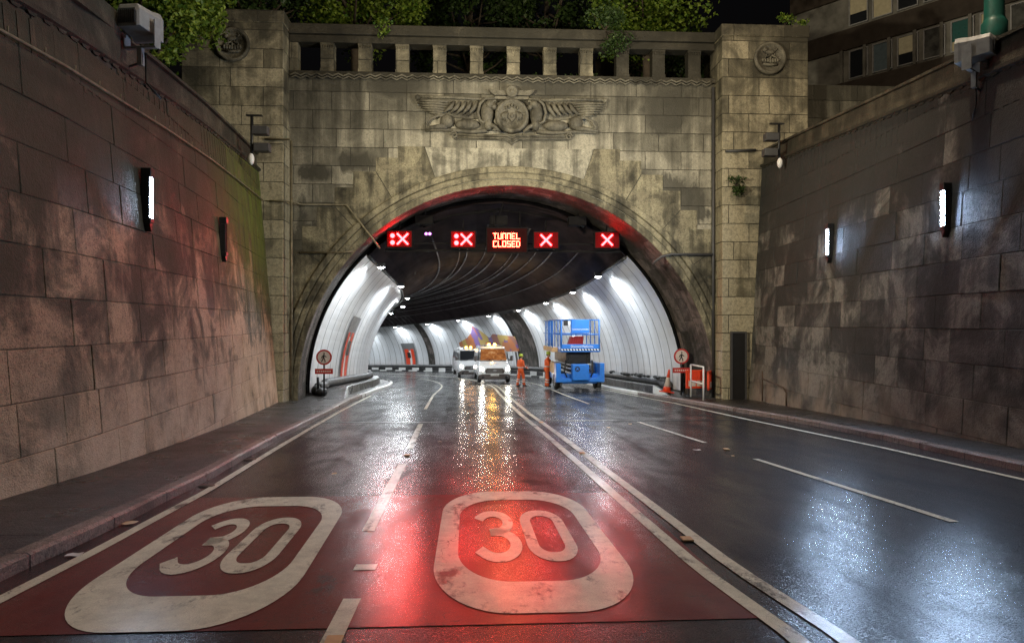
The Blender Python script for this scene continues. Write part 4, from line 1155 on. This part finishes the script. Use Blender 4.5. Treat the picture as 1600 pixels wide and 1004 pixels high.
# ---------------------------------------------------------------- vans
def van(loc, rz, label, seed, beacon=True, name="van"):
    e = empty(name, loc, rz); tag(e, label, "van", "white works vans in the tunnel")
    b = MB(); n = 5
    # sections: y, half width low, half width high, z low, z high
    sec = [(0.0, .86, .80, .52, .98), (.06, .96, .90, .36, 1.10), (.30, 1.0, .94, .32, 1.22), (.86, 1.02, .92, .32, 1.36), (1.22, 1.02, .86, .32, 1.78), (1.62, 1.02, .82, .32, 2.18), (1.9, 1.02, .82, .32, 2.27), (5.3, 1.02, .84, .34, 2.28), (5.42, 1.0, .82, .4, 2.2)]
    P = []
    for y, wl_, wh, z0, z1 in sec:
        zm = z0 + (z1 - z0) * .5
        P.append([(-wl_ * .9, y, z0), (-wl_, y, z0 + .12), (-wl_, y, zm), (-(wl_ + wh) / 2, y, z0 + (z1 - z0) * .8), (-wh, y, z1 - .05), (-wh * .86, y, z1), (0, y, z1 + .03), (wh * .86, y, z1), (wh, y, z1 - .05), ((wl_ + wh) / 2, y, z0 + (z1 - z0) * .8), (wl_, y, zm), (wl_, y, z0 + .12), (wl_ * .9, y, z0), (-wl_ * .9, y, z0)])
    b.grid(P); b.face(P[0][:-1]); b.face(P[-1][:-1])
    o = b.build("body", M['van'], e)
    for f in o.data.polygons: f.use_smooth = True
    md = o.modifiers.new("bevel", 'BEVEL'); md.width = .03; md.segments = 2; md.limit_method = 'ANGLE'; md.angle_limit = radians(35)
    def slope(h): return interp([(1.36, .86), (1.78, 1.22), (2.18, 1.62)], h)
    b = MB(); pan = []
    for h in (1.42, 1.6, 1.78, 1.95, 2.1):
        w = interp([(1.36, .86), (2.18, .76)], h); pan.append([(-w, slope(h) - .03, h + .02), (0, slope(h) - .06, h + .03), (w, slope(h) - .03, h + .02)])
    b.grid(pan); ws = b.build("windscreen", M['screen'] if beacon else M['glass'], e)
    b = MB(); b.tube([(-.9, slope(1.40) - .03, 1.40), (-.79, slope(2.12) - .03, 2.13), (.79, slope(2.12) - .03, 2.13), (.9, slope(1.40) - .03, 1.40), (-.9, slope(1.40) - .03, 1.40)], .022, 6); b.build("windscreen_seal", M['black'], e)
    b = MB()
    for s in (-.45, .3): b.tube([(s, .80, 1.40), (s + .32, .93, 1.46)], .012, 5)
    b.build("wipers", M['black'], e)
    b = MB(); b.prism([(-.50, .98), (.50, .98), (.62, .80), (.56, .66), (-.56, .66), (-.62, .80)], -.06, .03, lambda u, v, d: (u, -d, v)); b.build("grille", M['bumper'], e, bevel=.02)
    b = MB()
    for z in (.74, .82, .90): b.box(-.48, .48, -.045, -.03, z - .008, z + .008)
    b.ell((0, -.04, .83), (.13, .02, .055)); b.build("grille_bars", M['grey'], e)
    b = MB(); b.prism([(-1.0, .28), (1.0, .28), (1.02, .56), (.8, .62), (-.8, .62), (-1.02, .56)], -.25, .05, lambda u, v, d: (u, -d, v)); b.build("bumper", M['bumper'], e, bevel=.04)
    b = MB(); b.box(-.26, .26, -.062, -.052, .50, .61); pt = b.build("number_plate", M['white'], e)
    text_mesh("DX18 MLV", "plate_lettering", .10, M['black'], pt, Matrix.Translation((0, -.066, .555)) @ FACE_CAM, .002)
    if beacon: text_mesh("E u s t o n", "bonnet_lettering", .12, M['blue'], e, Matrix.Translation((0, .25, 1.22)) @ Matrix.Rotation(radians(-65), 4, 'X') @ FACE_CAM, .004)
    for s in (-1, 1):
        b = MB(); b.prism([(s * .66, .98), (s * .92, 1.08), (s * .95, .86), (s * .70, .76)], -.08, .02, lambda u, v, d: (u, -d + .02, v)); b.build("headlight", M['head'], e, bevel=.015)
        b = MB(); b.box(s * 1.16 - .09, s * 1.16 + .09, .86, .98, 1.40, 1.72); b.box(min(s * .95, s * 1.12), max(s * .95, s * 1.12), .9, .95, 1.42, 1.5); b.build("mirror", M['bumper'], e, bevel=.03)
        b = MB(); b.lathe([(.09, 0), (.08, .02), (.03, .03)], 10, (s * .74, -.055, .42), Matrix.Rotation(radians(90), 3, 'X')); b.build("fog_lamp", M['glass'], e)
        b = MB(); pts = [(1.05, 1.42), (1.75, 1.42), (1.75, 2.0), (1.5, 2.0)]
        b.prism(pts, 0, .02, lambda u, v, d: (s * (interp([(1.3, 1.025), (2.3, .86)], v) + d), u, v)); b.build("side_window", M['glass'], e)
        if not beacon:
            for u in (1.9, 3.0, 4.1):
                b = MB(); b.prism([(u, 1.45), (u + 1.0, 1.45), (u + 1.0, 2.0), (u, 2.0)], 0, .02, lambda uu, v, d: (s * (interp([(1.3, 1.03), (2.3, .87)], v) + d), uu, v)); b.build("side_window", M['glass'], e)
        for y in (.95, 4.3):
            w = MB(); R = Matrix.Rotation(radians(90), 3, 'Y'); w.lathe([(.2, -.11), (.32, -.11), (.35, -.07), (.35, .07), (.32, .11), (.2, .11)], 20, (s * .92, y, .345), R)
            wo = w.build("wheel", M['tyre'], e)
            w = MB(); w.lathe([(.04, -.09), (.21, -.09), (.21, .09), (.04, .09)], 14, (s * .95, y, .345), R); w.build("rim", M['grey'], wo)
    b = MB(); b.box(-.5, .5, 2.0, 2.22, 2.29, 2.33); b.build("light_bar", M['black'], e)
    for x in (-.20, .18):
        b = MB(); b.lathe([(.08, 0), (.085, .1), (.05, .15), (.02, .16)], 12, (x, 2.1, 2.33)); b.build("beacon", M['beacon'], e)
    return e
v1p = T(42.9, .62, 0); van(v1p, heading(43) * .5 + radians(1), "white van facing the camera with amber-lit windscreen", 1)
Rz = Matrix.Rotation(heading(43) * .5 + radians(1), 3, 'Z')
def vl(base, R, p): return Vector(base) + R @ Vector(p)
for x in (-.82, .82):
    light('SPOT', "headlight_beam", vl(v1p, Rz, (x, -.12, .9)), 45, (1, .92, .76), None, vl(v1p, Rz, (x, -12, -.6)), .1, radians(80), .8)
light('POINT', "beacon_light", vl(v1p, Rz, (0, 2.1, 2.75)), 40, (1, .5, .08), None, None, .12)
v2p = T(55.0, 1.15, 0); van(v2p, heading(54) * .6, "white minibus with side windows parked behind the other van's left", 2, False)
R2 = Matrix.Rotation(heading(54) * .6, 3, 'Z')
light('SPOT', "headlight_beam", vl(v2p, R2, (-.8, -.15, .9)), 40, (1, .92, .80), None, vl(v2p, R2, (-1.0, -14, -.6)), .1, radians(80), .8)

# ---------------------------------------------------------------- scissor lift
def scissor_lift(loc, rz):
    e = empty("scissor_lift", loc, rz); tag(e, "blue scissor lift with railed platform parked on the right", "lift")
    B = M['blue']
    b = MB(); b.box(-1.0, 1.0, .35, 4.3, .42, .82); b.box(-.86, .86, .1, .4, .34, .54); b.box(-1.22, 1.22, .02, .16, .40, .60); b.build("chassis", B, e, bevel=.02)
    b = MB(); b.box(-.42, .42, -.16, .28, .50, 1.32); b.build("engine_cover", B, e, bevel=.05)
    b = MB(); b.lathe([(.13, 0), (.13, .006)], 20, (-.17, -.165, 1.08), Matrix.Rotation(radians(90), 3, 'X')); em = b.build("emblem", M['navy'], e)
    b = MB(); b.prism([(-.17, 1.15), (-.145, 1.15), (-.10, 1.02), (-.17, 1.06), (-.24, 1.02), (-.195, 1.15)], .172, .176, lambda u, v, d: (u, -d, v)); b.build("emblem_mark", B, em)
    # outrigger boxes, cut out towards the middle
    for s in (-1, 1):
        b = MB(); b.prism([(s * 1.22, .42), (s * 1.22, 1.36), (s * .98, 1.36), (s * .98, .74), (s * .86, .62), (s * .44, .60), (s * .44, .42)], -.5, .06, lambda u, v, d: (u, -d, v)); b.build("outrigger_frame", B, e, bevel=.02)
        b = MB(); b.box(min(s * .9, s * 1.2), max(s * .9, s * 1.2), .7, 3.9, .8, 1.34); b.build("side_tray", B if s > 0 else M['tan'], e, bevel=.03)
        for y in (.75, 3.6):
            w = MB(); R = Matrix.Rotation(radians(90), 3, 'Y'); w.lathe([(.22, -.15), (.38, -.15), (.42, -.1), (.42, .1), (.38, .15), (.22, .15)], 22, (s * 1.02, y, .42), R); wo = w.build("wheel", M['tyre'], e)
            w = MB(); w.lathe([(.05, -.13), (.23, -.13), (.23, .13), (.05, .13)], 14, (s * 1.04, y, .42), R); w.build("rim", M['white'], wo)
        b = MB(); b.tube([(s * .95, .1, .42), (s * .95, .1, .12)], .05, 8); b.lathe([(.15, .05), (.15, .10), (.05, .13)], 12, (s * .95, .1, .0)); b.build("jack_leg", M['darkgrey'], e)
    # folded scissor stack
    b = MB()
    for s in (-1, 1):
        for k in range(5):
            z = 1.0 + k * .19
            b.box(s * .52 - .05, s * .52 + .05, .35, 4.1, z - .06, z + .06); b.box(s * .40 - .05, s * .40 + .05, .4, 4.0, z - .10, z - .0)
    for k in range(5): b.tube([(-.6, .45 + .1 * (k % 2), 1.0 + k * .19), (.6, .45 + .1 * (k % 2), 1.0 + k * .19)], .05, 8)
    b.box(-.62, .62, .42, 3.9, 1.32, 1.88)
    b.build("scissor_arms", M['black'], e, bevel=.01)
    b = MB()
    for s in (-1, 1): b.tube([(s * .66, .3, 1.5), (s * .72, .35, .9), (s * .6, .3, .65)], .04, 6)
    b.build("hoses", M['black'], e)
    # platform
    b = MB(); b.box(-.97, .97, .0, 3.9, 1.90, 2.06); b.box(-1.0, 1.0, -.06, 0, 1.92, 2.30); b.build("deck", B, e, bevel=.015)
    b = MB(); b.box(-1.26, -.97, .9, 3.8, 1.88, 2.12); b.build("deck_extension", M['tan'], e, bevel=.015)
    b = MB(); b.box(-.98, .98, -.068, -.062, 1.985, 2.075); b.build("hazard_strip", M['black'], e)
    b = MB()
    for k in range(13):
        x = -.93 + k * .15; b.prism([(x, 1.99), (x + .07, 1.99), (x + .02, 2.07), (x - .05, 2.07)], .0685, .072, lambda u, v, d: (u, -d, v))
    b.build("hazard_chevrons", M['white'], e)
    text_mesh("Diamond Platforms", "deck_lettering", .17, M['white'], e, Matrix.Translation((.08, -.066, 2.185)) @ FACE_CAM, .003, xs=.85)
    b = MB(); H = 3.5
    xs, ysr = (-.95, .95), (-.03, 3.85)
    for x in xs:
        for y in (ysr[0], .95, 1.9, 2.9, ysr[1]): b.tube([(x, y, 2.06), (x, y, H)], .04 if y == ysr[0] else .026, 8)
        for z in (2.78, H): b.tube([(x, ysr[0], z), (x, ysr[1], z)], .028, 8)
    for y in ysr:
        for z in (2.78, H): b.tube([(-.95, y, z), (.95, y, z)], .028, 8)
    b.tube([(.55, 3.85, 2.06), (.55, 3.85, H)], .03, 6); b.tube([(.3, 3.85, 2.06), (.3, 3.85, H)], .03, 6); b.tube([(-.3, 3.85, 2.06), (-.3, 3.85, H)], .03, 6)
    for y in (.9, 1.4, 1.8, 2.2, 2.7, 3.2): b.tube([(-1.24, y, 2.1), (-1.24, y, H - .05)], .026, 6)
    b.tube([(-1.24, .9, H - .05), (-1.24, 3.8, H - .05)], .026, 6); b.tube([(-1.24, .9, 2.8), (-1.24, 3.8, 2.8)], .026, 6)
    b.build("guard_rail", B, e)
    b = MB(); b.box(-.44, .44, -.09, -.065, 2.86, 3.5); sg = b.build("rail_sign", B, e)
    text_mesh("DIAMOND PLATFORMS", "sign_lettering", .095, M['white'], sg, Matrix.Translation((0, -.093, 3.03)) @ FACE_CAM, .002, xs=.82)
    b = MB(); b.box(-.82, -.62, -.04, .14, 3.22, 3.5); b.build("control_box", M['black'], e, bevel=.02)
    return e
lp = T(33.6, 4.28, 0); lrz = radians(3)
scissor_lift(lp, lrz)
RL = Matrix.Rotation(lrz, 3, 'Z')
e = empty("crate", vl(lp, RL, (-.12, .55, 2.06)), lrz); tag(e, "red ribbed plastic crate standing on the lift platform", "crate")
b = MB(); b.prism([(-.42, 0), (.36, 0), (.42, .62), (-.22, .62)], 0, .5, lambda u, v, d: (u, d, v)); b.build("crate_body", M['redpl'], e, bevel=.03)
b = MB()
for k in range(6): b.tube([(-.34 + k * .13, -.015, .04), (-.20 + k * .115, -.015, .60)], .016, 6)
b.build("ribs", M['redpl'], e)

# ---------------------------------------------------------------- people
def person(loc, rz, label, top='orange', lean=0.0, stride=.18, arm=(.0, .0), seed=1):
    e = empty("person", loc, rz); tag(e, label, "person", "workers in hi-vis at the tunnel mouth")
    # local +Y is forward
    H = 1.80
    J = dict(hip=(0, 0, .95), chest=(0, lean * .4, 1.36), neck=(0, lean * .55, 1.52), head=(0, .02 + lean * .6, 1.66))
    def limb(b, pts, rs, n=12): b.tube(pts, rs, n); [b.ell(p, (r, r, r)) for p, r in zip(pts, rs)]
    legs = {}
    for s in (-1, 1):
        f = stride * s
        legs[s] = [(s * .10, 0, .93), (s * .105, f * .6 + .03, .50), (s * .11, f, .10)]
    arms = {}
    for s in (-1, 1):
        fw = arm[0] if s < 0 else arm[1]
        arms[s] = [(s * .20, lean * .5, 1.44), (s * .27, lean * .4 - .03 + fw * .3, 1.16), (s * .25, .10 + fw, .95 + fw * .6)]
    def hand(b, s):
        p = Vector(arms[s][2]); d = (p - Vector(arms[s][1])).normalized()
        side = Vector((0, 1, 0)) if abs(d.y) < .8 else Vector((0, 0, 1)); inn = Vector((-s, 0, 0))
        q = p + d * .07; b.ell(q, (.024, .042, .055)); limb(b, [p, q], [.028, .034], 8)
        for k in range(4):
            r0 = q + d * .04 + side * (-.034 + .022 * k); ln = (.062, .075, .07, .052)[k]
            limb(b, [r0, r0 + d * ln * .55 + inn * .006, r0 + d * ln * .9 + inn * .028], [.0105, .0095, .008], 6)
        t0 = q + side * .034 - d * .02; limb(b, [t0, t0 + side * .03 + d * .03, t0 + side * .036 + d * .065 + inn * .012], [.013, .011, .009], 6)
    b = MB()
    limb(b, [J['neck'], (0, lean * .58 + .005, 1.58)], [.058, .056])
    hx, hy, hz = J['head']
    b.ell((hx, hy, hz + .03), (.078, .095, .112)); b.ell((hx, hy + .03, hz - .05), (.058, .065, .06))
    b.ell((hx, hy + .098, hz + .0), (.014, .024, .022))                          # nose
    for s in (-1, 1): b.ell((hx + s * .080, hy - .005, hz + .01), (.012, .02, .032)); b.ell((hx + s * .032, hy + .082, hz + .035), (.017, .014, .011))
    b.ell((hx, hy + .088, hz - .05), (.026, .012, .010))                         # lips
    limb(b, [J['hip'], (0, lean * .2, 1.15), J['chest'], J['neck']], [.13, .12, .14, .06])
    for s in (-1, 1):
        limb(b, legs[s], [.075, .052, .036]); limb(b, arms[s], [.045, .036, .026]); hand(b, s)
    body = b.build("body", M['skin'], e)
    md = body.modifiers.new("remesh", 'REMESH'); md.mode = 'VOXEL'; md.voxel_size = .0075; md.use_smooth_shade = True
    b = MB()
    limb(b, [(0, 0, .93), (0, lean * .2, 1.12), (0, lean * .4, 1.34), (0, lean * .5, 1.47)], [.165, .155, .175, .10], 16)
    b.ell((0, lean * .42, 1.38), (.215, .135, .13)); b.ell((0, -.01, .97), (.185, .14, .14))
    for s in (-1, 1):
        limb(b, arms[s][:2] + [tuple(Vector(arms[s][2]) * .94 + Vector(arms[s][1]) * .06)], [.075, .06, .05])
        limb(b, legs[s], [.108, .085, .078])
    su = b.build("coverall", M[top], e)
    md = su.modifiers.new("remesh", 'REMESH'); md.mode = 'VOXEL'; md.voxel_size = .016; md.use_smooth_shade = True
    b = MB()
    for s in (-1, 1):
        for q in (.3, .62):
            a, c = Vector(legs[s][1]), Vector(legs[s][2]); p = a.lerp(c, q); d = (c - a).normalized() * .03
            b.tube([p - d, p + d], .088, 12)
        a, c = Vector(arms[s][1]), Vector(arms[s][2]); p = a.lerp(c, .3); d = (c - a).normalized() * .025; b.tube([p - d, p + d], .062, 12)
    b.tube([(0, lean * .18, 1.05), (0, lean * .2, 1.10)], [.172, .172], 16)
    b.build("reflective_bands", M['silver'], e)
    b = MB()
    for s in (-1, 1):
        x, y, z = legs[s][2]; b.ell((x, y + .055, .055), (.052, .145, .055)); b.box(x - .05, x + .05, y - .08, y + .19, .0, .03); b.tube([(x, y, .05), (x, y, .22)], [.06, .065], 10)
    b.build("boots", M['black'], e)
    b = MB(); hz2 = hz + .07
    b.lathe([(.122, -.02), (.120, .03), (.105, .08), (.065, .115), (.01, .13)], 18, (hx, hy, hz2)); b.ell((hx, hy + .10, hz2 - .012), (.085, .075, .012)); b.box(hx - .012, hx + .012, hy - .11, hy + .10, hz2 + .07, hz2 + .135)
    b.build("helmet", M['helmet'], e)
    b = MB(); b.ell((hx, hy - .03, hz + .04), (.084, .085, .09)); b.build("hair", M['bark'], e)
    return e
person(T(39.3, 1.78, 0), radians(-55), "person in orange overalls and lime helmet beside the van", stride=.16, arm=(.12, .16))
person(vl(lp, RL, (-1.32, 2.2, 0)), radians(-100), "person in orange jacket and lime helmet half hidden behind the lift", stride=.05, arm=(.35, .3), lean=.10, seed=2)
person(vl(lp, RL, (.86, 5.2, 0)), radians(200), "person in navy clothes standing behind the lift's right side", top='navy', stride=.05, seed=3)

# ---------------------------------------------------------------- signs, cone, barriers, rail, pipes
M['signred'] = plain("sign red", (.45, .03, .025), .4); M['signwhite'] = plain("sign white", (.62, .55, .50), .4)
def no_walking(loc, rz, label):
    e = empty("road_sign", loc, rz); tag(e, label, "sign", "no pedestrians signs at the tunnel mouth")
    b = MB(); b.tube([(0, .03, 0), (0, .03, 1.75)], .035, 8); b.build("post", M['black'], e)
    R = Matrix.Rotation(radians(90), 3, 'X'); z = 1.50
    b = MB(); b.lathe([(.30, -.012), (.30, .0)], 28, (0, 0, z), R); rg = b.build("sign_ring", M['signred'], e)
    b = MB(); b.lathe([(.235, 0), (.235, .006)], 28, (0, 0, z), R); b.build("sign_face", M['signwhite'], e)
    b = MB(); y = -.012
    b.ell((0.01, y, z + .145), (.03, .006, .033))
    b.tube([(.0, y, z + .10), (-.01, y, z - .02)], .032, 6); b.tube([(0, y, z + .09), (.07, y, z + .03), (.10, y, z + .0)], .016, 6); b.tube([(0, y, z + .09), (-.07, y, z + .02), (-.09, y, z - .03)], .016, 6)
    b.tube([(-.01, y, z - .02), (.04, y, z - .10), (.05, y, z - .18)], .02, 6); b.tube([(-.01, y, z - .02), (-.05, y, z - .10), (-.09, y, z - .17)], .02, 6)
    b.build("walking_figure", M['black'], e)
    b = MB(); b.box(-.34, .34, -.01, .01, .86, 1.06); pt = b.build("sub_plate", M['signred'], e)
    b = MB()
    for k in range(7): b.box(-.27 + k * .08, -.22 + k * .08, -.015, -.011, .93, .99)
    b.build("plate_marks", M['signwhite'], pt)
no_walking(T(26.6, -6.72, .18), 0, "round no pedestrians sign on a post left of the road")
no_walking(T(26.0, 7.05, .18), 0, "round no pedestrians sign on a post right of the road beside the barriers")
b = MB()
e = empty("traffic_cone", T(26.9, 6.72, .24), radians(10)); tag(e, "orange traffic cone leaning on the right walkway", "cone")
b = MB(); b.box(-.22, .22, -.22, .22, 0, .05); b.lathe([(.17, .05), (.14, .2), (.135, .22)], 16); b.build("base", M['orange_pl'], e)
b = MB(); b.lathe([(.135, .22), (.075, .58), (.073, .60)], 16); b.build("white_sleeve", M['signwhite'], e)
b = MB(); b.lathe([(.073, .60), (.035, .92), (.01, .93)], 16); b.build("tip", M['orange_pl'], e)
e.rotation_euler = (radians(-4), radians(9), radians(10))
def barrier(loc, rz, label):
    e = empty("road_barrier", loc, rz); tag(e, label, "barrier", "orange plastic barriers at the right walkway")
    b = MB(); b.box(-.55, .55, -.03, .03, .32, 1.0)
    for k in range(9): b.box(-.52 + k * .12, -.47 + k * .12, -.045, .045, .36, .9)
    b.box(-.56, .56, -.045, .045, .92, 1.02); b.build("panel", M['orange_pl'], e, bevel=.01)
    b = MB(); b.box(-.42, .0, -.05, -.046, .40, .62); b.box(.06, .46, -.05, -.046, .40, .62); b.build("reflective_board", M['signwhite'], e)
    for x in (-.4, .4):
        b = MB(); b.box(x - .04, x + .04, -.25, .25, 0, .06); b.box(x - .03, x + .03, -.03, .03, .06, .32); b.build("foot", M['black'], e)
    e.scale = (.68, 1, 1)
barrier(T(25.6, 7.46, .14), radians(4), "orange barrier facing the road beside the right sign")
barrier(T(24.9, 7.78, .12), radians(62), "orange barrier turned side-on behind the white handrail")
e = empty("handrail", T(24.0, 7.05, .12)); tag(e, "white two-post handrail at the end of the right walkway", "handrail")
b = MB()
for p in ((.05, 1.0, 0), (.05, -.4, -.0)): b.tube([p, (p[0], p[1], 1.2)], .032, 8)
b.tube([(.05, 1.0, 1.2), (.05, -.4, 1.2)], .032, 8); b.tube([(.05, 1.0, .6), (.05, -.4, .6)], .035, 8); b.build("rails", M['white'], e)
for side in (-1, 1):
    b = MB(); pts = []; rr = []
    s = 28.2 if side > 0 else 27.6; k = 0
    while s < 120:
        pts.append(T(s, side * (7.18 - .0), .60 if s > 29 else .5)); rr.append(.17 + (.025 if k % 2 else -.012)); s += .16 if s < 45 else .6; k += 1
    b.tube(pts, rr, 10)
    o = thing_mesh(b, "corrugated_pipe", M['darkgrey'], "fat corrugated pipe lying along the %s tunnel wall" % ("right" if side > 0 else "left"), "pipe")
# debris against the pipes
b = MB(); rnd = random.Random(4)
for i in range(26):
    p = T(rnd.uniform(28, 44), 7.1 + rnd.uniform(-.12, .05), .78); b.ell(p, (rnd.uniform(.08, .2), rnd.uniform(.1, .3), rnd.uniform(.04, .1)), n=8, m=5)
o = thing_mesh(b, "rag_heap", M['tyre'], "row of black rags and sacks lying on the right pipe", "rags"); o['kind'] = 'stuff'
e = empty("sand_bag", T(26.9, -6.9, .16)); tag(e, "black sacks heaped at the foot of the left sign", "sack")
b = MB(); b.ell((0, .1, .16), (.24, .3, .18)); b.ell((-.25, .3, .2), (.2, .22, .22)); b.tube([(-.1, 0, .2), (-.12, 0, .75)], .05, 8); b.build("sack", M['black'], e)
# litter on the wet road
for i, (s, o_, r) in enumerate(((11.85, 3.0, .06), (11.1, 3.35, .03), (7.0, -4.35, .06), (5.9, -4.25, .05), (9.8, -2.9, .03), (13.4, -1.6, .03), (15.8, 2.2, .05), (16.6, 2.9, .04))):
    p = T(s, o_, .008); b = MB(); rnd = random.Random(i)
    b.grid([[(p.x + (u - 1) * r + rnd.uniform(-.01, .01), p.y + (v - 1) * r, p.z + rnd.uniform(.002, .015) + .05 * (0 - (v - 1) * r)) for u in range(3)] for v in range(3)])
    tag(b.build("litter", M['signwhite'] if i in (0, 3) else M['tan']), ["pale scrap of litter right of the centre lines", "small brown leaf right of the centre lines", "leaf in the left gutter beside the drain", "pale scrap on the left edge line", "leaf in the left lane ahead of the roundel", "leaf in the second lane", "leaf near the middle of the right carriageway", "leaf farther up the right carriageway"][i], "litter", "scraps on the wet road")
